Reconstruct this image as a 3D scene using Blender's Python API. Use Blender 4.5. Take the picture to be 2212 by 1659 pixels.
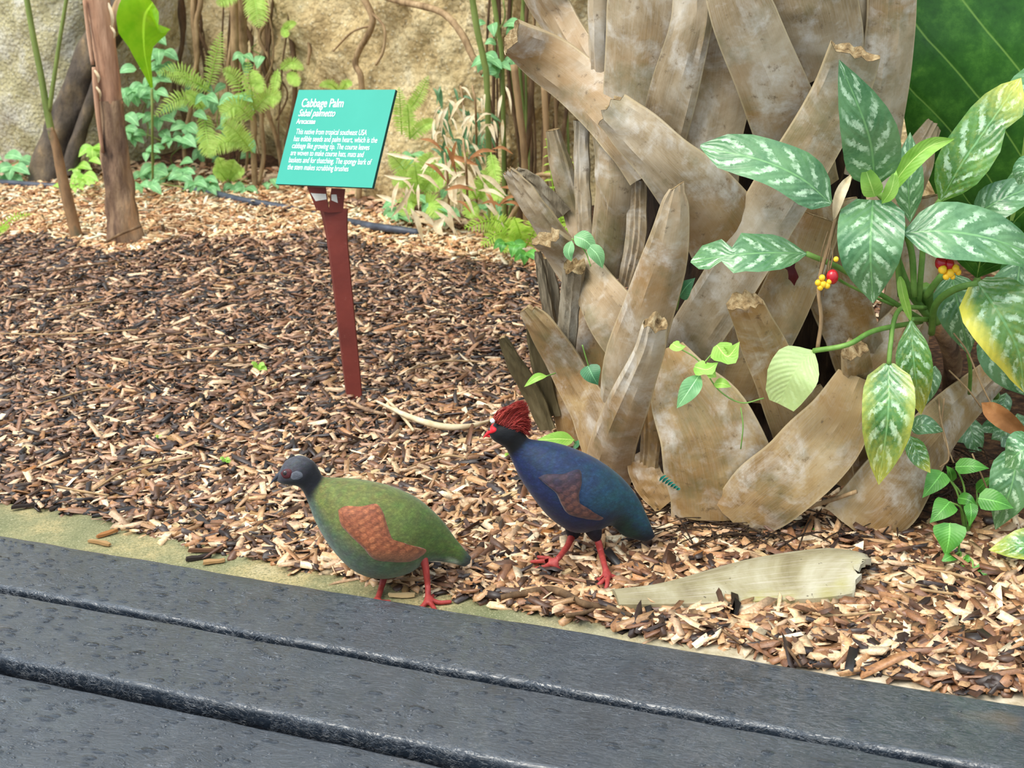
import bpy, bmesh, math, random
import numpy as np
from mathutils import Vector, Matrix
from mathutils.bvhtree import BVHTree
random.seed(7); rng = np.random.default_rng(7)
for o in list(bpy.data.objects): bpy.data.objects.remove(o)
SC = bpy.context.scene; COL = SC.collection

# ---------------------------------------------------------------- camera
FPX, TH, RO, H = 3300.0, math.radians(19.35), math.radians(3.0), 0.95
CF = Vector((0, math.cos(TH), -math.sin(TH))); _r = Vector((1, 0, 0)); _u = Vector((0, math.sin(TH), math.cos(TH)))
CU = _u*math.cos(RO) + _r*math.sin(RO); CR = _r*math.cos(RO) - _u*math.sin(RO); CP = Vector((0, 0, H))
cd = bpy.data.cameras.new('camera'); cam = bpy.data.objects.new('camera', cd); COL.objects.link(cam)
m = Matrix((CR, CU, -CF)).transposed().to_4x4(); m.translation = CP; cam.matrix_world = m
cd.sensor_width = 36; cd.lens = FPX/2212*36; cd.clip_start = .02
cd.dof.use_dof = True; cd.dof.focus_distance = 2.0; cd.dof.aperture_fstop = 13.0
SC.camera = cam

# ---------------------------------------------------------------- sky, sun, exposure
w = bpy.data.worlds.new('overcast_sky'); SC.world = w; w.use_nodes = True
bg = w.node_tree.nodes['Background']; bg.inputs[0].default_value = (.76, .88, 1.0, 1)
# standard overcast sky: brightness (1 + 2 sin(elevation)) / 3 of the zenith
_n = w.node_tree.nodes; _l = w.node_tree.links; _tc = _n.new('ShaderNodeTexCoord'); _sx = _n.new('ShaderNodeSeparateXYZ'); _l.new(_tc.outputs['Generated'], _sx.inputs[0])
_mx = _n.new('ShaderNodeMath'); _mx.operation = 'MAXIMUM'; _l.new(_sx.outputs[2], _mx.inputs[0]); _mx.inputs[1].default_value = 0
_ma = _n.new('ShaderNodeMath'); _ma.operation = 'MULTIPLY_ADD'; _l.new(_mx.outputs[0], _ma.inputs[0]); ZEN = 2.1; _ma.inputs[1].default_value = ZEN*2/3; _ma.inputs[2].default_value = ZEN/3; _l.new(_ma.outputs[0], bg.inputs[1])
sd = bpy.data.lights.new('sun_offscreen', 'SUN'); sd.energy = 2.9; sd.angle = math.radians(36); sd.color = (1, .94, .82)
sun = bpy.data.objects.new('sun_offscreen', sd); COL.objects.link(sun)
sun.rotation_euler = (math.radians(20), math.radians(-30), 0)
vs = SC.view_settings; vs.view_transform = 'Standard'; vs.look = 'None'; vs.exposure = 0.38; vs.gamma = 1; vs.use_curve_mapping = False

# ---------------------------------------------------------------- pixel -> place
def ray(x, y): return CF + CR*((x-1106)/FPX) + CU*((829.5-y)/FPX)
def G(x, y, z=0.0):
    d = ray(x, y); return CP + d*((z-H)/d.z)
def Q(x, y, Y):
    d = ray(x, y); return CP + d*(Y/d.y)
def ppm(P): return FPX/((P-CP).dot(CF))
def proj(P):
    v = P-CP; z = v.dot(CF); return (1106+FPX*v.dot(CR)/z, 829.5-FPX*v.dot(CU)/z)

# ---------------------------------------------------------------- mesh builder
ORG = {}
class MB:
    def __init__(s): s.v = []; s.f = []; s.uv = []; s.mi = []; s.col = []
    def add(s, vs, fs, uvs=None, mi=0, cols=None):
        b = len(s.v); s.v += [Vector(p) for p in vs]
        s.uv += list(uvs) if uvs else [(0, 0)]*len(vs)
        s.col += list(cols) if cols else [(1, 1, 1, 1)]*len(vs)
        for f in fs: s.f.append([i+b for i in f]); s.mi.append(mi)
    def build(s, name, mat, parent=None, smooth=True, origin=None):
        me = bpy.data.meshes.new(name)
        og = Vector(origin) if origin is not None else (ORG[parent.name] if parent is not None else Vector((0, 0, 0)))
        me.from_pydata([tuple(p-og) for p in s.v], [], s.f)
        ul = me.uv_layers.new(name='UVMap')
        li = np.empty(len(me.loops), dtype=np.int32); me.loops.foreach_get('vertex_index', li)
        ul.data.foreach_set('uv', np.array(s.uv, dtype=np.float32)[li].ravel())
        if any(c != (1, 1, 1, 1) for c in s.col):
            ca = me.color_attributes.new('Col', 'FLOAT_COLOR', 'POINT'); ca.data.foreach_set('color', np.array(s.col, dtype=np.float32).ravel())
        for q in (mat if isinstance(mat, (list, tuple)) else [mat]): me.materials.append(q)
        if any(s.mi): me.polygons.foreach_set('material_index', s.mi)
        if smooth: me.polygons.foreach_set('use_smooth', [True]*len(me.polygons))
        me.update()
        o = bpy.data.objects.new(name, me); COL.objects.link(o)
        if parent is not None: o.parent = parent; ORG[o.name] = og
        else: o.location = og; ORG[o.name] = og
        return o
def tag(o, label=None, cat=None, group=None, kind=None):
    if label: o['label'] = label
    if cat: o['category'] = cat
    if group: o['group'] = group
    if kind: o['kind'] = kind
    return o
def thing(name, loc, label, cat, group=None):
    o = bpy.data.objects.new(name, None); COL.objects.link(o); o.location = loc; o.empty_display_size = .02
    ORG[o.name] = Vector(loc); return tag(o, label, cat, group)
def lerp(a, b, t): return a+(b-a)*t
def catmull(pts, n):
    """n samples through pts (tuples/Vectors of any length)"""
    P = np.array([list(p) for p in pts], float)
    if len(P) == 2: return [P[0]+(P[1]-P[0])*t for t in np.linspace(0, 1, n)]
    E = np.vstack([2*P[0]-P[1], P, 2*P[-1]-P[-2]]); out = []
    for u in np.linspace(0, len(P)-1, n):
        i = min(int(u), len(P)-2); t = u-i; a, b, c, d = E[i:i+4]
        out.append(.5*((2*b)+(c-a)*t+(2*a-5*b+4*c-d)*t*t+(3*b-a-3*c+d)*t**3))
    return out
def arr(vals, t):
    x = t*(len(vals)-1); i = min(int(x), len(vals)-2); return lerp(vals[i], vals[i+1], x-i)
def tube(mb, pts, rad, seg=6, n=None, mi=0, cap=True, jit=0):
    """tube through 3D points; rad a number or list"""
    n = n or max(4, len(pts)*4); P = [Vector(p) for p in catmull(pts, n)]
    ref = Vector((.31, .7, .64)); vs = []; fs = []; uv = []
    for i, p in enumerate(P):
        T = (P[min(i+1, n-1)]-P[max(i-1, 0)]).normalized()
        A = T.cross(ref); A.normalize(); B = T.cross(A)
        r = arr(rad, i/(n-1)) if isinstance(rad, (list, tuple)) else rad
        if jit: r *= 1+random.uniform(-jit, jit)
        for k in range(seg):
            a = 2*math.pi*k/seg; vs.append(p+A*(r*math.cos(a))+B*(r*math.sin(a))); uv.append((k/seg, i/(n-1)))
    for i in range(n-1):
        for k in range(seg):
            fs.append([i*seg+k, i*seg+(k+1) % seg, (i+1)*seg+(k+1) % seg, (i+1)*seg+k])
    if cap: fs += [list(range(seg))[::-1], [(n-1)*seg+k for k in range(seg)]]
    mb.add(vs, fs, uv, mi)
PROF = {'ovate': [.02, .62, .93, 1, .95, .82, .6, .3, 0], 'lance': [.02, .4, .75, .95, 1, .92, .7, .38, 0],
        'heart': [.35, .95, 1, .95, .82, .64, .42, .2, 0], 'strap': [.3, .8, .95, 1, 1, .95, .85, .55, 0], 'cut': [.05, .5, .8, .95, 1, .98, .9, .8, .66]}
def leaf(mb, mid, hw, N=None, prof='ovate', profR=None, fold=.18, wave=.0, n=16, c=6, mi=0, flip=False, roll=0):
    """leaf blade along 3D midrib points; hw = half width in m; N = facing; fold lifts the margins"""
    P = [Vector(p) for p in catmull(mid, n+1)]
    if N is None: N = (CP-P[n//2]).normalized()
    pl = PROF[prof] if isinstance(prof, str) else prof
    pr = pl if profR is None else (PROF[profR] if isinstance(profR, str) else profR)
    vs = []; fs = []; uv = []; ph = random.uniform(0, 6)
    for i, p in enumerate(P):
        t = i/n; T = (P[min(i+1, n)]-P[max(i-1, 0)]).normalized(); S = T.cross(N)
        S = S.normalized() if S.length > 1e-5 else Vector((1, 0, 0)); M = S.cross(T)
        if roll: a = math.radians(roll); S, M = S*math.cos(a)+M*math.sin(a), M*math.cos(a)-S*math.sin(a)
        for j in range(-c//2, c//2+1):
            x = j/(c/2); wd = hw*arr(pl if x < 0 else pr, t)
            vs.append(p+S*(x*wd)+M*(fold*abs(x)*wd+wave*hw*abs(x)*math.sin(ph+t*11+(2 if x > 0 else 0))*min(1, t*4)))
            uv.append(((x+1)/2, t))
    for i in range(n):
        for j in range(c): a = i*(c+1)+j; fs.append([a, a+1, a+c+2, a+c+1])
    mb.add(vs, fs, uv, mi)
def skin(name, verts, edges, radii, mat, parent, sub=2):
    """one continuous skinned surface from a joint graph"""
    me = bpy.data.meshes.new('tmp'); me.from_pydata([tuple(v) for v in verts], edges, [])
    o = bpy.data.objects.new('tmp', me); COL.objects.link(o)
    bpy.context.view_layer.objects.active = o
    sm = o.modifiers.new('s', 'SKIN'); sm.use_smooth_shade = True
    sv = me.skin_vertices[0].data
    for i, r in enumerate(radii): sv[i].radius = (r, r)
    sv[0].use_root = True
    ss = o.modifiers.new('d', 'SUBSURF'); ss.levels = sub; ss.render_levels = sub
    dg = bpy.context.evaluated_depsgraph_get(); r = bpy.data.meshes.new_from_object(o.evaluated_get(dg)); bpy.data.objects.remove(o)
    mb = MB(); mb.add([v.co.copy() for v in r.vertices], [list(p.vertices) for p in r.polygons]); bpy.data.meshes.remove(r)
    return mb.build(name, mat, parent)
def dup(o, loc, rot=None, scale=None):
    c = o.copy(); COL.objects.link(c); c.location = loc
    if rot is not None: c.rotation_euler = rot
    if scale is not None: c.scale = scale
    return c

# ---------------------------------------------------------------- materials
class NT:
    def __init__(s, name):
        s.m = bpy.data.materials.new(name); s.m.use_nodes = True; s.t = s.m.node_tree; s.n = s.t.nodes; s.l = s.t.links
        s.b = s.n['Principled BSDF']; s.out = s.n['Material Output']
    def put(s, sock, v):
        if isinstance(v, bpy.types.NodeSocket): s.l.new(v, sock)
        elif isinstance(v, (tuple, list)) and sock.type == 'RGBA': sock.default_value = (*v[:3], 1)
        else: sock.default_value = v
    def node(s, t, ins={}, **kw):
        x = s.n.new(t)
        for k, v in kw.items(): setattr(x, k, v)
        for k, v in ins.items(): s.put(x.inputs[k], v)
        return x
    def obj(s): return s.node('ShaderNodeTexCoord').outputs['Object']
    def uv(s): return s.node('ShaderNodeTexCoord').outputs['UV']
    def map(s, v, sc=(1, 1, 1), rot=(0, 0, 0)): return s.node('ShaderNodeMapping', {'Vector': v, 'Scale': sc, 'Rotation': rot}).outputs[0]
    def noise(s, v, scale, detail=4, rough=.55, dist=0): return s.node('ShaderNodeTexNoise', {'Vector': v, 'Scale': scale, 'Detail': detail, 'Roughness': rough, 'Distortion': dist}).outputs[0]
    def voro(s, v, scale, out='Distance', feature='F1'): return s.node('ShaderNodeTexVoronoi', {'Vector': v, 'Scale': scale}, feature=feature).outputs[out]
    def ramp(s, f, stops):
        x = s.n.new('ShaderNodeValToRGB'); s.l.new(f, x.inputs[0]); e = x.color_ramp.elements
        while len(e) < len(stops): e.new(.5)
        for q, (p, c) in zip(e, stops): q.position = p; q.color = (*c, 1) if isinstance(c, (tuple, list)) else (c, c, c, 1)
        return x.outputs[0]
    def mix(s, f, a, b, mode='MIX'):
        x = s.n.new('ShaderNodeMix'); x.data_type = 'RGBA'; x.blend_type = mode; x.clamp_factor = True
        s.put(x.inputs[0], f); s.put(x.inputs[6], a); s.put(x.inputs[7], b); return x.outputs[2]
    def math(s, op, a, b=0.0, c=0.0, clamp=False):
        x = s.n.new('ShaderNodeMath'); x.operation = op; x.use_clamp = clamp
        s.put(x.inputs[0], a); s.put(x.inputs[1], b); s.put(x.inputs[2], c); return x.outputs[0]
    def sep(s, v): return s.node('ShaderNodeSeparateXYZ', {0: v}).outputs
    def attr(s, name='Col'): return s.node('ShaderNodeAttribute', attribute_name=name).outputs['Color']
    def bump(s, h, strength=.5, dist=.01):
        s.l.new(s.node('ShaderNodeBump', {'Height': h, 'Strength': strength, 'Distance': dist}).outputs[0], s.b.inputs['Normal'])
    def fin(s, col, rough=.6, spec=.4, trans=0.0, coat=0.0):
        s.put(s.b.inputs['Base Color'], col); s.put(s.b.inputs['Roughness'], rough); s.put(s.b.inputs['Specular IOR Level'], spec)
        if coat: s.put(s.b.inputs['Coat Weight'], coat); s.put(s.b.inputs['Coat Roughness'], .25)
        if trans:
            t = s.n.new('ShaderNodeBsdfTranslucent'); s.put(t.inputs[0], col); mx = s.n.new('ShaderNodeMixShader'); mx.inputs[0].default_value = trans
            s.l.new(s.b.outputs[0], mx.inputs[1]); s.l.new(t.outputs[0], mx.inputs[2]); s.l.new(mx.outputs[0], s.out.inputs[0])
        return s.m
def L(r, g, b):  # display colour 0..255 -> linear
    return tuple(((c/255+.055)/1.055)**2.4 if c > 10 else c/255/12.92 for c in (r, g, b))
def grainy(name, stops, scale, sc=(1, 1, 1), rough=.7, bump=.4, bd=.004, detail=6, dist=0, spec=.3, bscale=None, trans=0):
    t = NT(name); v = t.map(t.obj(), sc); f = t.noise(v, scale, detail, .6, dist)
    if bump: t.bump(t.noise(v, bscale or scale*3, 5, .65), bump, bd)
    return t.fin(t.ramp(f, stops), rough, spec, trans)
def green(name, a, b, scale=40, rough=.4, trans=.3, spec=.4):
    t = NT(name); f = t.noise(t.obj(), scale, 3); u = t.sep(t.uv()); d = t.math('ABSOLUTE', t.math('SUBTRACT', u[0], .5))
    c = t.mix(t.ramp(f, [(.3, 0), (.7, 1)]), a, b)
    c = t.mix(t.math('LESS_THAN', d, .025), c, tuple(min(1, x*1.5+.03) for x in b))
    vein = t.math('SINE', t.math('MULTIPLY', t.math('SUBTRACT', u[1], t.math('MULTIPLY', d, .5)), 70.0))
    t.bump(vein, .12, .002)
    return t.fin(c, rough, spec, trans)

MAT = {}
# palm leaf bases
def boot_mat(name, seed, low=False):
    t = NT(name); o = t.node('ShaderNodeVectorMath', {0: t.obj(), 1: (seed, seed*.7, 0)}).outputs[0]
    uv = t.uv(); big = t.noise(o, 6, 6, .65, .8); fine = t.noise(o, 70, 6, .7); mid = t.noise(o, 18, 5, .65, .5)
    st = t.noise(t.map(uv, (16, 1.4, 1)), 3, 7, .7)
    if low: c = t.ramp(big, [(.30, L(108, 82, 48)), (.43, L(144, 114, 70)), (.55, L(170, 142, 96)), (.70, L(194, 174, 138))])
    else: c = t.ramp(big, [(.30, L(104, 84, 54)), (.43, L(142, 120, 86)), (.55, L(170, 150, 120)), (.70, L(196, 184, 164))])
    c = t.mix(t.ramp(st, [(.42, 0), (.8, .4)]), c, L(188, 176, 158))
    c = t.mix(t.ramp(st, [(.22, .45), (.40, 0)]), c, L(96, 76, 50))
    c = t.mix(t.ramp(t.noise(o, 4.6, 5, .6, .4), [(.50, 0), (.68, .8 if low else .55)]), c, L(150, 106, 44))
    c = t.mix(t.math('MULTIPLY', t.ramp(mid, [(.48, 0), (.68, .7)]), t.ramp(fine, [(.35, .35), (.58, 1)])), c, L(212, 206, 196))
    c = t.mix(t.ramp(t.noise(o, 11, 5, .65), [(.52, 0), (.66, .55)]), c, L(104, 100, 64))
    c = t.mix(t.ramp(fine, [(.28, .75), (.40, 0)]), c, L(80, 60, 40))
    edge = t.math('ABSOLUTE', t.math('SUBTRACT', t.sep(uv)[0], .5)); c = t.mix(t.ramp(edge, [(.47, 0), (.495, .6)]), c, L(190, 170, 132))
    t.bump(t.math('ADD', t.math('MULTIPLY', st, .5), t.math('MULTIPLY', fine, .5)), .3, .003)
    return t.fin(c, .55, .4)
BOOTM = [boot_mat('palm_leaf_base_%d' % i, i*3.7) for i in range(4)]; BOOTL = [boot_mat('old_palm_leaf_base_%d' % i, 20+i*3.1, True) for i in range(3)]
MAT['cut'] = grainy('cut_fibre', [(.3, L(90, 68, 40)), (.5, L(168, 140, 98)), (.7, L(214, 192, 150))], 90, rough=.9, bump=1, bd=.006)
MAT['boot_dark'] = grainy('old_dark_leaf_base', [(.3, L(44, 38, 24)), (.55, L(86, 76, 50)), (.75, L(130, 118, 88))], 30, (1, 1, .2), .8)
MAT['boot_grey'] = grainy('weathered_grey_leaf_base', [(.3, L(94, 84, 66)), (.5, L(146, 134, 112)), (.72, L(186, 178, 160))], 40, (1, 1, .12), .8, .8)
MAT['core'] = grainy('dark_fibre', [(.3, L(24, 16, 10)), (.55, L(58, 42, 28)), (.8, L(108, 84, 58))], 60, (1, 1, .15), .9, .9)
# ground
MAT['soil'] = grainy('dark_soil', [(.3, L(38, 24, 16)), (.5, L(84, 56, 38)), (.7, L(140, 100, 66))], 70, rough=.9, bump=1, bd=.01)
t = NT('wood_chips'); n = t.noise(t.obj(), 260, 3); c = t.mix(1.0, t.attr(), t.ramp(n, [(.25, (.6, .57, .54)), (.75, (1.22, 1.2, 1.16))]), 'MULTIPLY'); MAT['chips'] = t.fin(c, .46, .5)
CHIPC = [('pale_wood', (222, 190, 140)), ('tan_wood', (190, 148, 98)), ('orange_wood', (176, 118, 66)), ('brown_bark', (110, 74, 50)), ('dark_wet_bark', (48, 37, 33)), ('pinkish_wood', (196, 154, 124))]
for nm, c in CHIPC:
    MAT[nm] = grainy(nm, [(.25, tuple(x*.5 for x in L(*c))), (.5, L(*c)), (.75, tuple(min(.9, x*1.3) for x in L(*c)))], 90, (.25, 2.2, 2.2), .6, .7, .002)
t = NT('mossy_concrete'); o = t.obj(); c = t.ramp(t.noise(o, 5, 5, .6), [(.35, L(104, 108, 76)), (.5, L(132, 128, 92)), (.6, L(164, 148, 104)), (.75, L(184, 168, 132))])
c = t.mix(t.ramp(t.noise(o, 260, 5, .75), [(.38, .8), (.55, 0)]), c, L(92, 94, 64)); c = t.mix(t.ramp(t.noise(o, 420, 3), [(.58, 0), (.7, .5)]), c, L(206, 196, 160))
dx = t.sep(o); c = t.mix(t.math('MULTIPLY_ADD', dx[0], 2.6, .1, True), c, t.ramp(t.noise(o, 60, 4), [(.3, L(160, 142, 112)), (.6, L(196, 182, 158))]))
t.bump(t.noise(o, 300, 4), .4, .003); MAT['kerb'] = t.fin(c, .85, .25)
# wet recycled-plastic boards
DKA = math.atan2(-.418, .909)
t = NT('wet_plastic_board'); o = t.obj()
warp = t.node('ShaderNodeTexNoise', {'Vector': o, 'Scale': 9.0, 'Detail': 3.0}).outputs['Color']
ow = t.node('ShaderNodeVectorMath', {0: o, 1: t.node('ShaderNodeVectorMath', {0: warp, 'Scale': .05}, operation='SCALE').outputs[0]}).outputs[0]
sw = t.noise(t.map(ow, (.7, 2.4, 1)), 75, 3, .5, .7); fi = t.noise(t.map(ow, (.6, 3.6, 1)), 150, 4, .6, .5); lo = t.noise(o, 6, 4, .6)
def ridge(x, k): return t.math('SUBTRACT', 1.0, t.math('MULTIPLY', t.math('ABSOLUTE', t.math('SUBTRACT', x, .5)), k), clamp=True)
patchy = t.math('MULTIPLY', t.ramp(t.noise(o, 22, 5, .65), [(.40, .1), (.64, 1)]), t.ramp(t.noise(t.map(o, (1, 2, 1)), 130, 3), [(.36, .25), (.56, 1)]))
grain_glint = t.math('MULTIPLY', t.math('MAXIMUM', t.math('MULTIPLY', ridge(fi, 21.0), .95), ridge(sw, 26.0)), patchy)
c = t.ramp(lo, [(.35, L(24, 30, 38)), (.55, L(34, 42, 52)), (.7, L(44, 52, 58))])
c = t.mix(t.math('MULTIPLY', grain_glint, .7), c, L(98, 105, 116))  # grey grain streaks in the base colour, partly standing in for wet glints
c = t.mix(t.ramp(t.noise(t.map(o, (1, 2, 1)), 7, 3, .5), [(.68, 0), (.78, .45)]), c, L(96, 72, 46))
wet = t.ramp(t.noise(t.map(o, (1, 2.4, 1)), 10, 3, .5), [(.56, 0), (.62, 1)])
hgt_ = t.math('ADD', t.math('MULTIPLY', t.math('ADD', fi, sw), .6), t.math('MULTIPLY', grain_glint, .9)); t.bump(hgt_, .7, .004)
t.l.new(t.node('ShaderNodeBump', {'Height': hgt_, 'Strength': .5, 'Distance': .0018}).outputs[0], t.b.inputs['Coat Normal'])
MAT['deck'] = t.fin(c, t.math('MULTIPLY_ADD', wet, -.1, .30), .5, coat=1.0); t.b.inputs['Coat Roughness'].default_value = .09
t = NT('water_drop'); t.b.inputs['Transmission Weight'].default_value = 1.0; t.b.inputs['IOR'].default_value = 1.33; MAT['water'] = t.fin((.95, .97, 1), .12, .5)
# rocks
def rock(name, st, lo, bs=60):
    t = NT(name); o = t.obj(); a = t.noise(o, 9, 7, .65); b = t.noise(o, bs, 5, .7); p = t.voro(o, bs*1.1)
    c = t.ramp(a, st); c = t.mix(t.ramp(b, [(.3, .65), (.5, 0)]), c, lo); c = t.mix(t.ramp(p, [(.0, .35), (.3, 0)]), c, tuple(min(1, x*1.7) for x in st[-1][1]))
    z = t.sep(o)[2]
    t.bump(t.math('ADD', t.math('MULTIPLY', a, .5), t.math('ADD', b, t.math('MULTIPLY', p, -.7))), .8, .012)
    return t.fin(c, .9, .15)
MAT['rock_grey'] = rock('grey_pebbled_rock', [(.3, L(156, 148, 112)), (.45, L(188, 178, 138)), (.6, L(202, 196, 176)), (.75, L(218, 214, 202))], L(96, 94, 80), 75)
MAT['rock_ochre'] = rock('ochre_rock', [(.3, L(146, 124, 84)), (.45, L(188, 164, 118)), (.6, L(210, 190, 146)), (.75, L(226, 214, 182))], L(92, 74, 50), 60)
MAT['root'] = grainy('pale_root', [(.3, L(104, 80, 54)), (.55, L(160, 132, 96)), (.75, L(196, 170, 132))], 40, (1, 1, .3), .8, .5)
MAT['root_dark'] = grainy('brown_root', [(.3, L(60, 44, 30)), (.55, L(100, 76, 52)), (.75, L(136, 108, 78))], 40, (1, 1, .3), .85, .5)
MAT['bark_red'] = grainy('reddish_bark', [(.3, L(108, 74, 56)), (.45, L(172, 130, 102)), (.6, L(200, 158, 128)), (.75, L(220, 188, 162))], 26, (1, 1, .14), .8, .9, .006)
MAT['bark_low'] = grainy('flaking_brown_bark', [(.32, L(52, 38, 32)), (.45, L(122, 96, 76)), (.56, L(156, 128, 100)), (.7, L(204, 158, 114))], 22, (1, 1, .25), .85, 1, .008)
MAT['bark_dark'] = grainy('dark_mottled_bark', [(.3, L(46, 40, 36)), (.5, L(82, 72, 62)), (.66, L(112, 96, 76)), (.8, L(176, 146, 104))], 18, (1, 1, .5), .85, .9, .008)
MAT['stem_green'] = grainy('green_stem', [(.3, L(84, 100, 46)), (.6, L(128, 142, 74)), (.8, L(150, 158, 100))], 30, (1, 1, .2), .6, .2)
MAT['stem_brown'] = grainy('brown_sapling_stem', [(.3, L(86, 66, 46)), (.5, L(150, 116, 82)), (.62, L(96, 92, 72)), (.8, L(178, 142, 106))], 16, (1, 1, .35), .8, .4)
MAT['stem_tan'] = grainy('tan_cane', [(.3, L(110, 84, 58)), (.6, L(168, 138, 98)), (.8, L(196, 168, 126))], 30, (1, 1, .2), .7, .3)
MAT['pipe'] = grainy('black_pipe', [(.3, L(44, 48, 58)), (.7, L(78, 84, 98))], 30, rough=.45, bump=.1, spec=.5)
MAT['dry'] = grainy('dry_straw_leaf', [(.3, L(192, 166, 122)), (.6, L(234, 218, 184)), (.8, L(250, 242, 222))], 30, rough=.7, bump=.2, trans=.25)
MAT['dry_brown'] = grainy('dry_brown_leaf', [(.3, L(116, 72, 38)), (.6, L(160, 108, 62)), (.8, L(196, 150, 100))], 30, rough=.7, bump=.2, trans=.15)
# leaves
MAT['fern'] = green('fern_green', L(170, 208, 88), L(204, 234, 128), 60, .5, .45)
MAT['fern_bright'] = green('bright_fern_green', L(176, 222, 74), L(206, 240, 112), 60, .5, .45)
MAT['vine'] = green('vine_leaf_green', L(108, 166, 106), L(152, 204, 142), 40, .45, .35)
MAT['vine_dark'] = green('dark_vine_green', L(44, 96, 62), L(84, 136, 90), 40, .35, .2)
MAT['lime'] = green('lime_leaf_green', L(140, 196, 70), L(184, 226, 110), 40, .4, .4)
MAT['nest'] = green('glossy_lime_green', L(120, 190, 20), L(160, 214, 40), 20, .22, .4, .6)
MAT['bamboo'] = green('narrow_leaf_green', L(52, 92, 52), L(104, 142, 92), 30, .3, .2)
MAT['seedling'] = green('seedling_green', L(58, 124, 40), L(104, 170, 70), 40, .35, .25)
def agl(name, yl=0.0, yr=0.0, tip=0.0, allv=0.0, base=((70, 118, 72), (106, 150, 96)), spot=(192, 222, 182), amt=1.0):
    t = NT(name); o = t.obj(); u = t.sep(t.uv()); s = t.math('MULTIPLY', t.math('SUBTRACT', u[0], .5), 2.0); a = t.math('ABSOLUTE', s)
    nz = t.noise(t.map(t.uv(), (1, 2, 1)), 7, 4, .65); nf = t.noise(o, 160, 4, .7)
    c = t.mix(t.ramp(t.noise(o, 24, 3), [(.35, 0), (.65, 1)]), L(*base[0]), L(*base[1]))
    p = t.math('ADD', t.math('MULTIPLY', t.math('SUBTRACT', u[1], t.math('MULTIPLY', a, .22)), 34.0), t.math('MULTIPLY', nz, 5.0))
    band = t.math('SINE', p)
    side = t.math('MULTIPLY', t.ramp(a, [(.06, 0), (.16, 1), (.66, 1), (.9, 0)]), t.ramp(t.noise(t.map(t.uv(), (3, 5, 1)), 2.2, 3, .6), [(.36, .05), (.54, 1)]))
    feath = t.math('ADD', band, t.math('MULTIPLY', t.math('SUBTRACT', nf, .5), 2.6))
    msk = t.math('MULTIPLY', t.math('MULTIPLY', t.ramp(feath, [(.30, 0), (.75, .95)]), side), amt)
    c = t.mix(t.math('MULTIPLY', t.ramp(nf, [(.4, 0), (.7, .35)]), 1.0), c, L(126, 172, 122))
    c = t.mix(msk, c, L(*spot))
    c = t.mix(t.math('LESS_THAN', a, .035), c, L(120, 170, 106))
    if yl or yr or tip or allv:
        k = t.math('MULTIPLY', t.math('MULTIPLY_ADD', s, -1.9, -.75, True), yl)
        k = t.math('MAXIMUM', k, t.math('MULTIPLY', t.math('MULTIPLY_ADD', s, 1.9, -.75, True), yr))
        k = t.math('MAXIMUM', k, t.math('MULTIPLY', t.math('MULTIPLY_ADD', u[1], 2.6, -1.55, True), tip))
        k = t.math('ADD', t.math('MAXIMUM', k, allv), t.math('MULTIPLY', t.math('SUBTRACT', nz, .5), .9 if max(yl, yr, tip) else .3), clamp=True)
        c = t.mix(k, c, L(222, 212, 84) if allv < .5 else L(206, 222, 146))
    vein = t.math('SINE', t.math('MULTIPLY', t.math('SUBTRACT', u[1], t.math('MULTIPLY', a, .3)), 75.0))
    t.bump(t.math('ADD', vein, t.math('MULTIPLY', nf, .8)), .14, .003)
    return t.fin(c, .27, .6, .18)
MAT['agl'] = agl('silver_marked_leaf')
MAT['agl_y'] = agl('yellow_margined_leaf', yr=1.2, tip=.2, base=((74, 122, 52), (112, 152, 76))); MAT['agl_tip'] = agl('yellow_tipped_leaf', yl=.4, yr=.4, tip=.6, base=((58, 110, 50), (96, 146, 70)))
MAT['agl_pale'] = agl('pale_yellowing_leaf', allv=.72, amt=.6); MAT['agl_olive'] = agl('olive_marked_leaf', tip=.7, base=((62, 112, 36), (100, 146, 56)))
t = NT('giant_leaf_green'); o = t.obj(); u = t.sep(t.uv()); s = t.math('ABSOLUTE', t.math('MULTIPLY', t.math('SUBTRACT', u[0], .5), 2.0))
vp = t.math('FRACT', t.math('MULTIPLY', t.math('SUBTRACT', u[1], t.math('MULTIPLY', s, .34)), 6.5)); vd = t.math('ABSOLUTE', t.math('SUBTRACT', vp, .5))
c = t.ramp(t.noise(o, 22, 6, .7), [(.3, L(36, 84, 24)), (.5, L(56, 110, 34)), (.62, L(78, 134, 46)), (.75, L(116, 164, 62))]); c = t.mix(t.ramp(vd, [(.0, .9), (.03, 0)]), c, L(140, 182, 84)); c = t.mix(t.math('LESS_THAN', s, .03), c, L(160, 196, 100))
t.bump(t.math('ADD', t.math('MINIMUM', vd, .12), t.math('MULTIPLY', t.noise(o, 60, 4), .1)), .35, .012); MAT['giant'] = t.fin(c, .34, .5, .2)
MAT['petiole'] = grainy('green_petiole', [(.3, L(84, 128, 52)), (.7, L(140, 176, 88))], 30, rough=.45, bump=.1, trans=.1)
MAT['berry_red'] = grainy('red_berry', [(.3, L(150, 8, 22)), (.7, L(196, 22, 36))], 20, rough=.2, bump=0, spec=.6)
MAT['berry_yellow'] = grainy('yellow_berry', [(.3, L(232, 170, 20)), (.7, L(252, 206, 60))], 20, rough=.3, bump=0)
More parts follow.
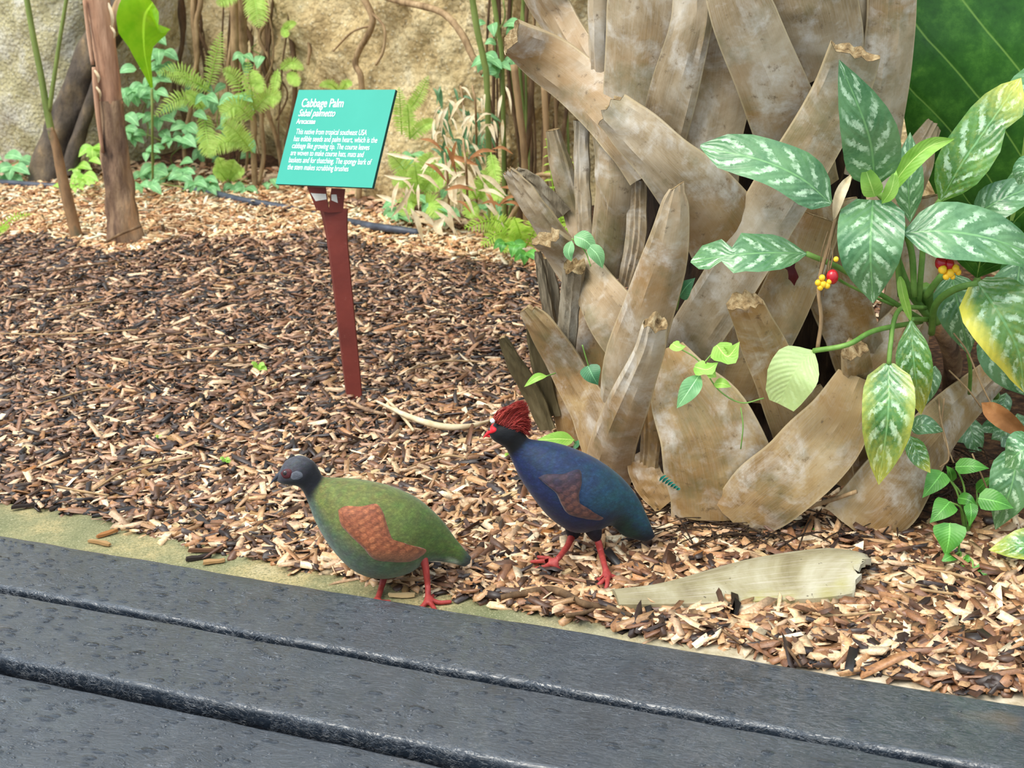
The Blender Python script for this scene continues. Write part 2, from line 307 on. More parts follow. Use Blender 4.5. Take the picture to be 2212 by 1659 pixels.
# sign
MAT['teal'] = grainy('teal_sign_face', [(.3, L(40, 148, 128)), (.7, L(48, 156, 136))], 6, rough=.35, bump=0, spec=.4)
MAT['teal_edge'] = grainy('dark_green_sign_edge', [(.3, L(16, 72, 70)), (.7, L(24, 84, 80))], 6, rough=.5, bump=0)
MAT['white'] = grainy('white_print', [(.3, L(232, 246, 240)), (.7, L(240, 250, 246))], 6, rough=.5, bump=0)
t = NT('dark_red_painted_steel'); o = t.obj(); n = t.noise(o, 130, 4, .7); c = t.mix(t.ramp(n, [(.66, 0), (.72, .7)]), t.ramp(t.noise(o, 12, 4), [(.3, L(92, 36, 30)), (.7, L(122, 52, 42))]), L(168, 132, 116)); t.bump(n, .2, .002); MAT['post'] = t.fin(c, .5, .4)
MAT['worn'] = grainy('worn_white_paint', [(.3, L(206, 202, 192)), (.7, L(232, 230, 222))], 60, rough=.6, bump=.2)
# birds
def feather(name, bs=.35, rough=.55, sheen=.3, sc=420):
    t = NT(name); o = t.obj(); n = t.noise(t.map(o, (.35, 1, 1), (0, .5, 0)), 900, 4, .7); md = t.noise(t.map(o, (.5, 1, 1), (0, .5, 0)), 120, 4, .65)
    v = t.voro(t.map(o, (.8, 1, 1.3), (0, .5, 0)), sc*.45)
    c = t.mix(1.0, t.attr(), t.ramp(n, [(.3, (.62, .62, .62)), (.7, (1.32, 1.32, 1.32))]), 'MULTIPLY')
    c = t.mix(1.0, c, t.ramp(md, [(.3, (.74, .76, .78)), (.7, (1.22, 1.2, 1.16))]), 'MULTIPLY')
    c = t.mix(1.0, c, t.ramp(v, [(.1, (1.1, 1.1, 1.1)), (.6, (.82, .82, .82))]), 'MULTIPLY')
    t.bump(t.math('ADD', t.math('MULTIPLY', v, -.6), t.math('MULTIPLY', n, .8)), bs, .0012); t.b.inputs['Sheen Weight'].default_value = sheen; t.b.inputs['Sheen Roughness'].default_value = .5
    return t.fin(c, rough, .25)
MAT['feather'] = feather('plumage', .3, .65, .15); MAT['feather_gloss'] = feather('glossy_blue_plumage', .25, .55, .1)
MAT['wingf'] = feather('wing_feathers', .2, .6, .2, 700)
MAT['leg_red'] = grainy('coral_red_leg_skin', [(.3, L(128, 40, 38)), (.7, L(166, 66, 60))], 120, (1, 1, .5), .5, .5, .001)
MAT['beak'] = grainy('dark_horn_beak', [(.3, L(40, 42, 50)), (.7, L(66, 68, 78))], 60, rough=.35, bump=.1)
MAT['eye_red'] = grainy('dark_red_eye_skin', [(.3, L(58, 20, 24)), (.7, L(84, 30, 34))], 200, rough=.5, bump=.4, bd=.001)
MAT['eye_red2'] = grainy('scarlet_eye_skin', [(.3, L(186, 20, 34)), (.7, L(222, 44, 54))], 200, rough=.4, bump=.4, bd=.001)
MAT['eyeball'] = grainy('dark_eye', [(.3, (.01, .01, .012)), (.7, (.02, .015, .015))], 20, rough=.08, bump=0, spec=.7)
MAT['crest'] = grainy('maroon_crest_bristles', [(.3, L(112, 32, 28)), (.5, L(146, 46, 40)), (.75, L(172, 70, 54))], 60, (1, 1, 1), .55, .3)
MAT['white_spot'] = grainy('white_feather', [(.3, L(214, 214, 214)), (.7, L(240, 240, 240))], 60, rough=.6, bump=0)

# ================================================================ STRUCTURE
def hsh(x, y, s=0):
    return (math.sin(x*3.1+s)*math.cos(y*2.7+1.3*s)+.5*math.sin(x*7.3+y*5.9+s)+.3*math.sin(x*15.1-y*13.7+2*s))/1.8
PALM = Q(1625, 600, 2.28); PALM.z = 0
def gz(x, y):
    d = math.hypot(x-PALM.x, y-PALM.y)
    return .007*hsh(x*1.7, y*1.7, 2)+.03*math.exp(-(d/.33)**4)+.012*max(0, y-3.6)
# ground under the mulch
mb = MB(); nx, ny = 70, 90; X = np.linspace(-3.2, 2.6, nx); Y = np.linspace(1.2, 6.2, ny)
mb.add([(x, y, gz(x, y)-.012) for y in Y for x in X], [[j*nx+i, j*nx+i+1, (j+1)*nx+i+1, (j+1)*nx+i] for j in range(ny-1) for i in range(nx-1)])
ground = tag(mb.build('ground', MAT['soil']), 'brown earth of the planting bed under the wood chips', None, None, 'structure')
# boardwalk frame: along (ax), towards the bed (ay)
AX = Vector((math.cos(DKA), math.sin(DKA), 0)); AY = Vector((-AX.y, AX.x, 0)); DZ = .07
def dk(px, py, z=DZ): p = G(px, py, z); return p.dot(AX), p.dot(AY)
vE = (dk(0, 1155)[1]+dk(2212, 1521)[1])/2; v1 = (dk(0, 1263)[1]+dk(2130, 1657)[1])/2; v2 = (dk(0, 1418)[1]+dk(1170, 1657)[1])/2; v3 = dk(0, 1652)[1]
deck = thing('boardwalk', AX*0+AY*((vE+v3)/2), 'wet dark grey boardwalk of long plastic boards beside the mossy kerb', 'boardwalk')
deck.rotation_euler.z = DKA; ORG[deck.name] = Vector((0, 0, 0))
def board(v_near, v_far, ztop, seed, th=.045):
    """rounded board, local frame: x along, y across"""
    mid = (vE+v3)/2; r = .0065; pr = []
    for cy, cz, a0 in ((v_far-r, ztop-r, 90), (v_near+r, ztop-r, 180)):
        rng_ = range(0, 6)
        for k in rng_:
            a = math.radians((a0-90 if a0 == 90 else 90)+k*18)
            pr.append((cy+r*math.cos(a), cz+r*math.sin(a)))
    top = [pr[5-i] if False else pr[i] for i in range(6)]; near = pr[6:]
    prof = [(v_far, ztop-th)]+top+[(lerp(v_far, v_near, q), ztop) for q in (.2, .4, .6, .8)]+near+[(v_near, ztop-th)]
    xs = np.linspace(-3.2, 3.2, 260); vs = []; np_ = len(prof)
    for x in xs:
        for (y, z) in prof:
            e = .55 if z < ztop-1e-4 else .2
            vs.append((x, y-mid+e*.0009*(math.sin(x*9+seed)+math.sin(x*31+seed*2)+1.2*math.sin(x*77+y*40)), z+e*.0007*math.sin(x*23+seed*3+y*9)))
    fs = [[i*np_+k, (i+1)*np_+k, (i+1)*np_+(k+1) % np_, i*np_+(k+1) % np_] for i in range(len(xs)-1) for k in range(np_)]
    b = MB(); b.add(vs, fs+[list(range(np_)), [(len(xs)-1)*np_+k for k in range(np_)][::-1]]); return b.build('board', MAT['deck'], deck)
ov = v1-.006
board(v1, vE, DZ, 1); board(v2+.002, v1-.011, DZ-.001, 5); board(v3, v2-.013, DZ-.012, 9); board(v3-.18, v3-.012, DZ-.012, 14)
# frame bearer under the boards, so they rest on the ground
for xx in (-1.6, -.5, .6, 1.7):
    b = MB(); y0, y1 = v3-.17-(vE+v3)/2, vE-.05-(vE+v3)/2
    b.add([(xx+a, y, z) for a in (-.03, .03) for y in (y0, y1) for z in (-.02, DZ-.057)], [[0, 1, 3, 2], [4, 6, 7, 5], [0, 4, 5, 1], [2, 3, 7, 6], [0, 2, 6, 4], [1, 5, 7, 3]]); b.build('bearer', MAT['bark_dark'], deck, False)
# beads of rain water on the boards
mb = MB(); mid_ = (vE+v3)/2
for k in range(2600):
    x = random.triangular(-1.75, .1, -1.45); vv = random.uniform(v3+.01, vE-.012); zt = DZ if vv > v1 else (DZ-.001 if v2 < vv < v1-.018 else DZ-.012)
    if v1-.02 < vv < v1+.008 or v2-.022 < vv < v2+.008: continue
    r = random.choice([.0013, .0017, .0022, .003, .0046])*random.uniform(.7, 1.2); ex = random.uniform(1.1, 2.4); hgt = min(r*.5, .0014); p0 = AX*x+AY*vv; vs_ = [p0+Vector((0, 0, zt+hgt+.0003))]
    for q, zz in ((.6, .75), (1, 0)):
        for a_ in range(8): g = a_*math.pi/4; vs_.append(p0+AX*(r*ex*q*math.cos(g))+AY*(r*q*math.sin(g))+Vector((0, 0, zt+hgt*zz)))
    mb.add(vs_, [[0, 1+a_, 1+(a_+1) % 8] for a_ in range(8)]+[[1+a_, 9+a_, 9+(a_+1) % 8, 1+(a_+1) % 8] for a_ in range(8)])
tag(mb.build('rain_beads', MAT['water']), 'small beads of rain water on the dark boards', 'water', None, 'stuff')
# kerb
kv0, kv1 = vE-.03, dk(0, 1076, .005)[1]
mb = MB(); xs = np.linspace(-3.2, 2.2, 160); vs = []
for x in xs:
    e = .004*hsh(x*6, 0, 3)
    for v, z in ((kv0, -.05), (kv0, .004), (lerp(kv0, kv1, .33), .006), (lerp(kv0, kv1, .66), .006), (kv1+e-.01, .004), (kv1+e, .0), (kv1+e, -.05)):
        p = AX*x+AY*v; vs.append((p.x, p.y, z+.0015*hsh(x*9, v*9, 4)))
mb.add(vs, [[i*7+k, i*7+k+1, (i+1)*7+k+1, (i+1)*7+k] for i in range(159) for k in range(6)])
tag(mb.build('kerb', MAT['kerb']), 'low mossy concrete kerb between the wood chips and the boardwalk', None, None, 'structure')

# rock walls (foot line given on the ground)
FOOT = [(p, G(*p)) for p in ((-500, 368), (-200, 372), (0, 378), (250, 386), (420, 388), (620, 396), (760, 440), (900, 470), (1060, 500), (1250, 520), (1500, 540))]
def wy(px):
    xs = [f[0][0] for f in FOOT]; ys = [f[1].y for f in FOOT]; return float(np.interp(px, xs, ys))
def wall(name, path, top, bulge, mat, label, n=170, m=110, rough=.05, seed=0):
    P = catmull([tuple(p) for p in path], n); mb = MB(); vs = []
    for i in range(n):
        t = Vector(P[min(i+1, n-1)])-Vector(P[max(i-1, 0)]); nv = Vector((t.y, -t.x, 0)).normalized()
        for k in range(m):
            z = -.03+(top+.03)*k/(m-1); s = i/(n-1)
            d = bulge(s, z)+rough*(hsh(P[i][0]*3, z*3, seed)+.35*hsh(P[i][0]*11, z*11, seed+1)+.18*hsh(P[i][0]*31, z*29, seed+2)+.1*hsh(P[i][0]*70, z*66, seed+3))
            vs.append(Vector(P[i])+nv*d+Vector((0, 0, z)))
    mb.add(vs, [[i*m+k, (i+1)*m+k, (i+1)*m+k+1, i*m+k+1] for i in range(n-1) for k in range(m-1)])
    return tag(mb.build(name, mat), label, None, None, 'structure')
F = {f[0][0]: f[1] for f in FOOT}
off = Vector((0, .06, 0))
wall('wall_left', [G(-700, 360)+off, G(-300, 366)+off, G(0, 377)+off*.6, G(180, 384)+off, G(300, 380)+Vector((.05, .4, 0)), G(330, 378)+Vector((.1, .8, 0))], 3.0, lambda s, z: .10*math.sin(min(1, z/1.0)*2.2)*1-.12*z, MAT['rock_grey'], 'pale grey pebbled rock face at the left', seed=1, rough=.022)
wall('wall_back', [G(180, 384)+Vector((0, .25, 0)), G(330, 386)+Vector((0, .5, 0)), G(470, 389)+Vector((0, .5, 0)), G(580, 394)+Vector((0, .3, 0)), G(640, 402)+off*.4, G(760, 440)+off*.3, G(900, 468)+off*.3, G(1040, 486)+off, G(1120, 500)+off*2, G(1300, 505)+off*6, G(1800, 510)+off*5, G(2700, 520)], 3.0,
     lambda s, z: .09*math.exp(-((s-.33)/.07)**2)*math.sin(min(1, z/.9)*2.6)-.08*z, MAT['rock_ochre'], 'ochre rock face behind the ferns and hanging roots', n=220, seed=4, rough=.045)
wall('wall_right', [Vector((3.4, 1.8, 0)), Vector((2.0, 2.1, 0)), Vector((1.62, 2.5, 0)), Vector((1.4, 2.85, 0)), Vector((1.15, 3.15, 0)), Vector((1.05, 3.8, 0))][::-1], 2.2, lambda s, z: -.05*z, MAT['rock_ochre'], 'ochre rock face on the far side of the palm', n=90, seed=8)

# ================================================================ MULCH
KB = [(-400, 1030), (0, 1084), (120, 1100), (230, 1128), (330, 1160), (420, 1178), (520, 1198), (640, 1226), (760, 1250), (900, 1274), (1000, 1291), (1200, 1330), (1400, 1374), (1700, 1424), (2000, 1473), (2212, 1509), (2700, 1600)]
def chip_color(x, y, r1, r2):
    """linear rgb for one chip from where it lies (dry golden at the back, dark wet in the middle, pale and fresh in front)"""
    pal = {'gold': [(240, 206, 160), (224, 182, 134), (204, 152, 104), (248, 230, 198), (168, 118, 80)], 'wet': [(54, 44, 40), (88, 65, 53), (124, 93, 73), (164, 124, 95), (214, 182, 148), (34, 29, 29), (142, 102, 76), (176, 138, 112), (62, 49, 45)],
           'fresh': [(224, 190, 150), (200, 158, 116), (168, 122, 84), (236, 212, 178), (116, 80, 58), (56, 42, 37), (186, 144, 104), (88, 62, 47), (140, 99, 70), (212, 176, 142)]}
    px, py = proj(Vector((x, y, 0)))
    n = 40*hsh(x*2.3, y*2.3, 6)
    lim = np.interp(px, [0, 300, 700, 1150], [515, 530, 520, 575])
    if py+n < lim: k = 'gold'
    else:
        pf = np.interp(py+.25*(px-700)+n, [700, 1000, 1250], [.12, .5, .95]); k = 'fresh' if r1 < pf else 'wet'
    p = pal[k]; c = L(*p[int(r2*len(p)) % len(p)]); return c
def chips_mesh(N, region, name, mat, lmean, flat=1.0):
    pts = []; 
    while len(pts) < N:
        Yv = rng.uniform(1.42, 5.1, 4000); Xv = rng.uniform(-1, 1, 4000)*(.40*Yv+.25)
        for x, y in zip(Xv, Yv):
            if region(x, y): pts.append((x, y))
    pts = np.array(pts[:N]); 
    base = np.array([[-1, -1, 0], [1, -1, 0], [1, 1, 0], [-1, 1, 0], [-1, -1, 1], [1, -1, 1], [1, 1, 1], [-1, 1, 1]], float)
    q = np.array([[4, 5, 6, 7], [0, 1, 5, 4], [1, 2, 6, 5], [2, 3, 7, 6], [3, 0, 4, 7]])
    px = np.array([proj(Vector((x, y, 0))) for x, y in pts])
    near = np.clip((px[:, 1]-700)/600, 0, 1)*(.6+.5*np.clip((px[:, 0]-200)/1500, 0, 1))
    ln = lmean*np.exp(rng.normal(0, .45, N))*(1+.55*near); ln = np.clip(ln, .005, .05)
    wd = ln*rng.uniform(.12, .42, N); wd = np.clip(wd, .0014, .0075*(1+near*.3)); th = wd*rng.uniform(.22, .6, N)
    long_ = rng.random(N) < .02; ln[long_] *= 2.4; wd[long_] *= .5
    V = np.repeat(base[None], N, 0)
    V = V+rng.normal(0, .22, V.shape)*np.array([1, 1, .5]); V[:, :, 0] *= (ln/2)[:, None]; V[:, :, 1] *= (wd/2)[:, None]; V[:, :, 2] *= th[:, None]
    ya, pi_, rl = rng.uniform(0, 6.283, N), rng.normal(0, .2*flat, N), rng.normal(0, .4*flat, N)
    steep = rng.random(N) < .06; pi_[steep] *= 3; pi_ = np.clip(pi_, -.55, .55); pi_[long_] *= .2
    ca, sa = np.cos(rl)[:, None], np.sin(rl)[:, None]; y2 = V[:, :, 1]*ca-V[:, :, 2]*sa; z2 = V[:, :, 1]*sa+V[:, :, 2]*ca
    cp, sp = np.cos(pi_)[:, None], np.sin(pi_)[:, None]; x3 = V[:, :, 0]*cp-z2*sp; z3 = V[:, :, 0]*sp+z2*cp
    cy, sy = np.cos(ya)[:, None], np.sin(ya)[:, None]
    W = np.empty_like(V); W[:, :, 0] = x3*cy-y2*sy+pts[:, 0:1]; W[:, :, 1] = x3*sy+y2*cy+pts[:, 1:2]
    zb = np.array([gz(x, y) for x, y in pts])+rng.uniform(-.006, .008, N)+np.abs(np.sin(pi_))*ln*.2
    zb = zb+np.where(pts@np.array([AY.x, AY.y]) < kv1+.01, .0075, 0)
    W[:, :, 2] = z3+zb[:, None]
    r1, r2, sh = rng.random(N), rng.random(N), rng.uniform(.72, 1.2, N)
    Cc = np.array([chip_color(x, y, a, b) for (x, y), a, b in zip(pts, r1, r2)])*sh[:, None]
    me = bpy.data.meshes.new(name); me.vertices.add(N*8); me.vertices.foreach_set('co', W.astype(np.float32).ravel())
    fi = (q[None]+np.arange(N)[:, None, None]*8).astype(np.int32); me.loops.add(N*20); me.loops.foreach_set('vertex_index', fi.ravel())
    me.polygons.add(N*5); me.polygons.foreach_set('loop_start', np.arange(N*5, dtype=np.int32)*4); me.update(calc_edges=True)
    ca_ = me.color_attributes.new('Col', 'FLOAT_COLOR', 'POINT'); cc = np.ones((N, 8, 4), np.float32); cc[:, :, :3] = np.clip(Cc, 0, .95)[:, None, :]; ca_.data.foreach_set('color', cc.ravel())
    me.materials.append(mat); o = bpy.data.objects.new(name, me); COL.objects.link(o); return o
def bed(x, y):
    px = proj(Vector((x, y, .006)))
    if px[1] > np.interp(px[0], KBX, KBY)+10*hsh(x*9, y*9, 1)+7*hsh(x*30, y*30, 2): return False
    if math.hypot(x-PALM.x, y-PALM.y) < .2: return False
    if 1300 < px[0] < 1900 and np.interp(px[0], [1318, 1420, 1540, 1640, 1780, 1840, 1850], [1284, 1276, 1256, 1240, 1232, 1240, 1400]) < px[1] < 1296: return False
    if px[0] > 1150 and px[1] < 540: return False
    if px[0] > 1940 and px[1] < 1135+20*hsh(x*8, y*8, 3): return False
    return px[1] > np.interp(px[0], [0, 420, 620, 760, 900, 1060, 1250], [374, 384, 392, 432, 466, 500, 520])-6
KBX, KBY = [k[0] for k in KB], [k[1] for k in KB]
NCH = 125000
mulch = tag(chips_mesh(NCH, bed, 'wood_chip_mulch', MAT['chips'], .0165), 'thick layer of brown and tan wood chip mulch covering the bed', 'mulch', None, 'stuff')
# the 300 largest chips, one by one
def chip_shape(seed, kind):
    r = random.Random(seed); b = MB(); n = 5
    rows = []
    for i in range(n):
        t = i/(n-1)*2-1; wv = (1-.25*abs(t)**3)*(1+r.uniform(-.2, .2)); bend = .12*math.sin(seed+t*1.5); tz = .1*math.sin(seed*2+t*2)
        rows.append([(t+(r.uniform(-.12, .12) if abs(t) > .9 else 0), (-wv*.5+bend), 0+tz), (t+(r.uniform(-.12, .12) if abs(t) > .9 else 0), wv*.5+bend, 0+tz+r.uniform(-.1, .1)), (t, wv*.45+bend, 1+tz+r.uniform(-.2, .2)), (t, -wv*.45+bend, 1+tz+r.uniform(-.2, .2))])
    vs = [p for row in rows for p in row]; fs = [[i*4+k, i*4+(k+1) % 4, (i+1)*4+(k+1) % 4, (i+1)*4+k] for i in range(n-1) for k in range(4)]+[[3, 2, 1, 0], [(n-1)*4+k for k in range(4)]]
    b.add([Vector((x*.5, y, z)) for x, y, z in vs], fs)
    return b
shapes = {}
CHL = {'pale_wood': 'large pale split wood chip lying on top of the mulch', 'tan_wood': 'large tan wood chip lying on top of the mulch', 'orange_wood': 'large orange-brown wood chip lying on top of the mulch',
       'brown_bark': 'large brown bark chip lying on top of the mulch', 'dark_wet_bark': 'large blackish wet bark chip lying on top of the mulch', 'pinkish_wood': 'large pinkish wood chip lying on top of the mulch'}
protos = {}
for nm, c in CHIPC:
    for k in range(4):
        me = chip_shape(hash((nm, k)) % 97 if False else len(protos)*7+3, k).build('wood_chip', MAT[nm], None, False); protos[(nm, k)] = me.data; bpy.data.objects.remove(me)
done = 0; tries = 0
while done < 280 and tries < 20000:
    tries += 1
    px, py = random.uniform(10, 2200), random.triangular(800, 1520, 1230); p = G(px, py)
    if not bed(p.x, p.y) or math.hypot(p.x-PALM.x, p.y-PALM.y) < .31: continue
    if min(math.hypot(px-a, (py-b)*1.6) for a, b in ((1312, 1256), (1175, 1216), (925, 1300), (1200, 1218), (1290, 1262), (1240, 1300))) < 55: continue
    nm = random.choices([c[0] for c in CHIPC], [5, 5, 3, 2, 2, 1.2])[0]
    o = bpy.data.objects.new('wood_chip', protos[(nm, random.randrange(4))]); COL.objects.link(o)
    ln = random.uniform(.026, .05)*(1.15 if px > 1000 and py > 1000 else 1); wd = ln*random.uniform(.15, .4)
    o.scale = (ln, min(wd, .011), random.uniform(.0025, .005)); o.rotation_euler = (random.gauss(0, .2), random.gauss(0, .14), random.uniform(0, 6.28))
    o.location = (p.x, p.y, gz(p.x, p.y)+.005); tag(o, CHL[nm], 'wood chip', 'large wood chips on the mulch: '+nm.replace('_', ' ')); done += 1
# loose chips on the kerb
for k, (px, py, ln, a, nm) in enumerate(((632, 1160, .034, .6, 'orange_wood'), (610, 1178, .04, -.5, 'brown_bark'), (445, 1192, .05, -.2, 'brown_bark'), (463, 1216, .03, .2, 'tan_wood'), (430, 1207, .035, .3, 'dark_wet_bark'), (232, 1155, .032, .7, 'orange_wood'), (215, 1175, .04, -.5, 'tan_wood'), (868, 1288, .036, -.1, 'pale_wood'), (55, 1095, .04, .3, 'dark_wet_bark'))):
    p = G(px, py, .008); o = bpy.data.objects.new('wood_chip', protos[(nm, k % 4)]); COL.objects.link(o); o.location = p+Vector((0, 0, .0005)); o.scale = (ln, .008, .004); o.rotation_euler = (0, 0, a)
    tag(o, 'loose '+nm.replace('_', ' ').replace('wood', 'wooden')+' chip lying on the mossy kerb', 'wood chip', 'loose chips on the kerb')

# ================================================================ PALM
PR = .27
def psurf(px, py, off):
    """place on the palm's outer surface seen at a pixel, off = metres proud of it"""
    Y = PALM.y-.15
    for _ in range(12):
        p = Q(px, py, Y); dx = p.x-PALM.x; Y = PALM.y-.85*math.sqrt(max(PR*PR-dx*dx, 0))-off
    return Q(px, py, Y)
palm = thing('cabbage_palm', (PALM.x, PALM.y, 0), 'stout palm trunk covered in criss-crossed cut leaf bases beside the mulch', 'palm tree')
mb = MB(); vs = []; nk = 40; nz = 30
for k in range(nz):
    z = -.03+1.3*k/(nz-1); rr = .165+.05*math.exp(-(z/.12)**2)
    for a in range(nk):
        q = a/nk*2*math.pi; r = rr*(1+.05*math.sin(q*9+z*14)+.04*math.sin(q*17-z*30)); vs.append((PALM.x+r*math.cos(q), PALM.y+r*math.sin(q), z))
mb.add(vs, [[k*nk+a, k*nk+(a+1) % nk, (k+1)*nk+(a+1) % nk, (k+1)*nk+a] for k in range(nz-1) for a in range(nk)])
mb.build('trunk_core', MAT['core'], palm)
def boot(pts, mat=None, al=.6, conv=.22, th=.010, tt=0.0, ragged=.0, slant=0.0, name='leaf_base', tw=0, hollow=True):
    """one leaf base: pts = (px, py, off, width_px) from the cut tip to the foot"""
    ctrl = []
    if pts[0][1] < -20:  # carries on above the frame
        (a0, b0, c0, d0), (a1, b1, _, _) = pts[0], pts[1]; k0 = 420/(b1-b0); pts = [(a0-(a1-a0)*k0*.8, b0-420, c0+.02, d0*.9)]+list(pts)
    for (px, py, off, wpx) in pts:
        p = psurf(px, py, off); ctrl.append((p.x, p.y, p.z, wpx/ppm(p)))
    n = 22; C = catmull(ctrl, n); P = [Vector(c[:3]) for c in C]; W = [max(.006, c[3]) for c in C]; K = 8; vs = []; uv = []; ring = 2*(K+1)
    rj = [random.uniform(-1, 1) for _ in range(K+1)]; sd = random.uniform(0, 9)
    for i, p in enumerate(P):
        T = (P[min(i+1, n-1)]-P[max(i-1, 0)]).normalized()
        rad = Vector((p.x-PALM.x, p.y-PALM.y, 0)); rad = rad.normalized() if rad.length > .01 else Vector((0, -1, 0))
        tc = (CP-p); tc.z *= .6; tc.normalize(); O = rad*(1-al)+tc*al; O = (O-T*O.dot(T)).normalized(); S = T.cross(O)
        if tw: a = math.radians(tw); O, S = O*math.cos(a)+S*math.sin(a), S*math.cos(a)-O*math.sin(a)
        t = i/(n-1); w2 = W[i]/2; cv = conv*(1.25-.45*t)
        o_, n_ = [], []
        for k in range(K+1):
            x = k/K*2-1; y = -cv*w2*abs(x)**2.2; q = p+S*(x*w2*(1+.02*math.sin(t*17+sd)))+O*(y+.0012*math.sin(t*23+x*6+sd)+.0015*math.sin(x*11+sd))
            if i == 0: q = q+T*(ragged*rj[k]+slant*x*w2)
            thk = th*(1-.72*abs(x)**2)*(1+.3*(1-t)+tt*(1-t)**2.5); o_.append(q); n_.append(q-O*thk)
        vs += o_+n_[::-1]; uv += [(k/K, t) for k in range(K+1)]+[(1-k/K, t) for k in range(K+1)]
    fs = []; mi = []
    for i in range(n-1):
        for k in range(ring): fs.append([i*ring+k, (i+1)*ring+k, (i+1)*ring+(k+1) % ring, i*ring+(k+1) % ring])
    m = mat or random.choice(BOOTL if pts[len(pts)//2][1] > 690 else BOOTM); mb = MB(); mb.add(vs, fs, uv)
    o = mb.build(name, m, palm); o.data.set_sharp_from_angle(angle=.6)
    # the sawn fibrous end, slightly inset pith
    cb = MB(); a = vs[:K+1]; b = vs[K+1:ring][::-1]; T = (P[0]-P[1]).normalized(); cc = []
    for k in range(K+1):
        for q in (0, .33, .67, 1): cc.append(lerp(a[k], b[k], q)+T*(.0005-(.003 if 0 < q < 1 else 0)*random.uniform(.3, 1.5)))
    cb.add(cc, [[k*4+q, (k+1)*4+q, (k+1)*4+q+1, k*4+q+1] for k in range(K) for q in range(3)])
    cb.build('cut_end', MAT['cut'], o)
    return o
BD, BG = MAT['boot_dark'], MAT['boot_grey']
# deep layers first
boot([(1400, -60, .02, 180), (1385, 90, .015, 175), (1368, 250, .0, 150), (1370, 330, -.03, 120)])
boot([(1565, 40, .01, 150), (1545, 200, .0, 150), (1520, 350, -.01, 150), (1530, 480, -.03, 130)])
boot([(1740, -60, .04, 200), (1770, 40, .03, 190), (1800, 160, .0, 150)])
boot([(1935, -60, .04, 110), (1925, 100, .03, 110), (1905, 260, .0, 110), (1880, 380, -.03, 110)])
boot([(1850, -60, .01, 120), (1862, 60, .0, 110), (1850, 170, -.02, 90)])
boot([(1282, -60, .02, 56), (1284, 60, .02, 52), (1288, 190, .0, 46)], conv=.8, al=.5)
boot([(1150, -40, .02, 95), (1205, 50, .02, 90), (1262, 150, .0, 90), (1300, 230, -.02, 90)])
boot([(1310, 292, .01, 105), (1318, 400, .02, 100), (1308, 500, .01, 90), (1298, 600, .0, 70)], conv=.75)
boot([(1252, 262, -.01, 34), (1255, 400, -.01, 36), (1262, 520, -.02, 36)])
boot([(1375, 390, -.02, 40), (1370, 520, -.02, 46), (1350, 620, -.03, 40)])
boot([(1192, 283, .0, 30), (1212, 370, .0, 50), (1240, 470, .0, 46), (1252, 520, -.01, 40)], al=.75)
boot([(1790, 440, .0, 130), (1805, 600, .0, 130), (1850, 740, .0, 120), (1880, 830, -.02, 110)])
boot([(1770, 470, .01, 110), (1710, 620, .01, 115), (1640, 770, .0, 110), (1600, 860, -.02, 110)])
boot([(1985, 660, .01, 70), (1930, 740, .01, 100), (1850, 850, .0, 110)])
boot([(1990, 430, -.01, 120), (1985, 560, -.01, 120), (1960, 700, -.01, 120), (1960, 850, -.02, 120)])
boot([(1255, 640, -.01, 110), (1275, 740, -.01, 110), (1290, 860, -.02, 110)])
boot([(1205, 790, -.01, 80), (1228, 880, .0, 90), (1250, 980, .0, 80)], al=.7)
boot([(1660, 560, -.02, 120), (1600, 700, -.02, 130), (1580, 860, -.02, 150)])
boot([(1720, 860, -.02, 120), (1760, 960, -.02, 150), (1800, 1080, -.01, 150)])
# middle layers
boot([(1498, -50, .05, 84), (1490, 60, .05, 92), (1455, 190, .04, 104), (1425, 310, .01, 105), (1405, 380, -.01, 100)])
boot([(1575, -60, .09, 130), (1615, 60, .08, 140), (1670, 190, .05, 150), (1725, 330, .01, 150), (1750, 420, -.02, 140)])
boot([(1110, 95, .10, 80), (1170, 130, .08, 108), (1250, 190, .06, 122), (1340, 280, .03, 125), (1410, 370, .0, 125)], ragged=.006, slant=.25, tt=1.8, conv=.32)
boot([(2022, 268, .02, 40), (1985, 350, .02, 88), (1920, 470, .01, 110), (1870, 580, .0, 110)])
boot([(1848, 122, .12, 112), (1815, 210, .09, 120), (1745, 330, .07, 125), (1670, 450, .05, 128), (1575, 610, .04, 122), (1490, 740, .02, 112), (1460, 800, .0, 100)], ragged=.004, slant=-.12, tt=1.2)
boot([(1312, 238, .17, 84), (1362, 283, .14, 106), (1440, 360, .11, 130), (1525, 450, .07, 165), (1590, 540, .03, 190)], ragged=.006, conv=.42, tt=2.2)
boot([(1095, 372, .04, 26), (1118, 405, .04, 50), (1160, 465, .04, 62), (1205, 530, .03, 72)], ragged=.004)
boot([(1112, 373, .0, 26), (1150, 400, .0, 44), (1212, 468, .0, 54)], BG)
boot([(1184, 528, .10, 72), (1235, 575, .08, 98), (1300, 660, .06, 122), (1380, 770, .02, 130)], ragged=.008, tt=1.5)
boot([(1158, 545, .01, 12), (1168, 600, .01, 24), (1186, 700, .0, 30)], BG)
boot([(1178, 560, -.01, 24), (1192, 640, -.01, 34), (1200, 740, -.02, 40)], BG)
boot([(1228, 592, .13, 48), (1222, 660, .10, 50), (1214, 760, .06, 52)], BG, ragged=.006, conv=.6, tt=2.5)
boot([(1082, 732, .0, 18), (1110, 790, .0, 44), (1150, 860, .0, 50), (1180, 930, .0, 44)], BD)
boot([(1140, 690, -.01, 18), (1160, 780, -.01, 40), (1190, 900, -.01, 44)], BD)
boot([(1138, 673, .09, 42), (1172, 720, .09, 72), (1225, 810, .08, 88), (1275, 900, .06, 100), (1300, 970, .04, 110)], ragged=.005)
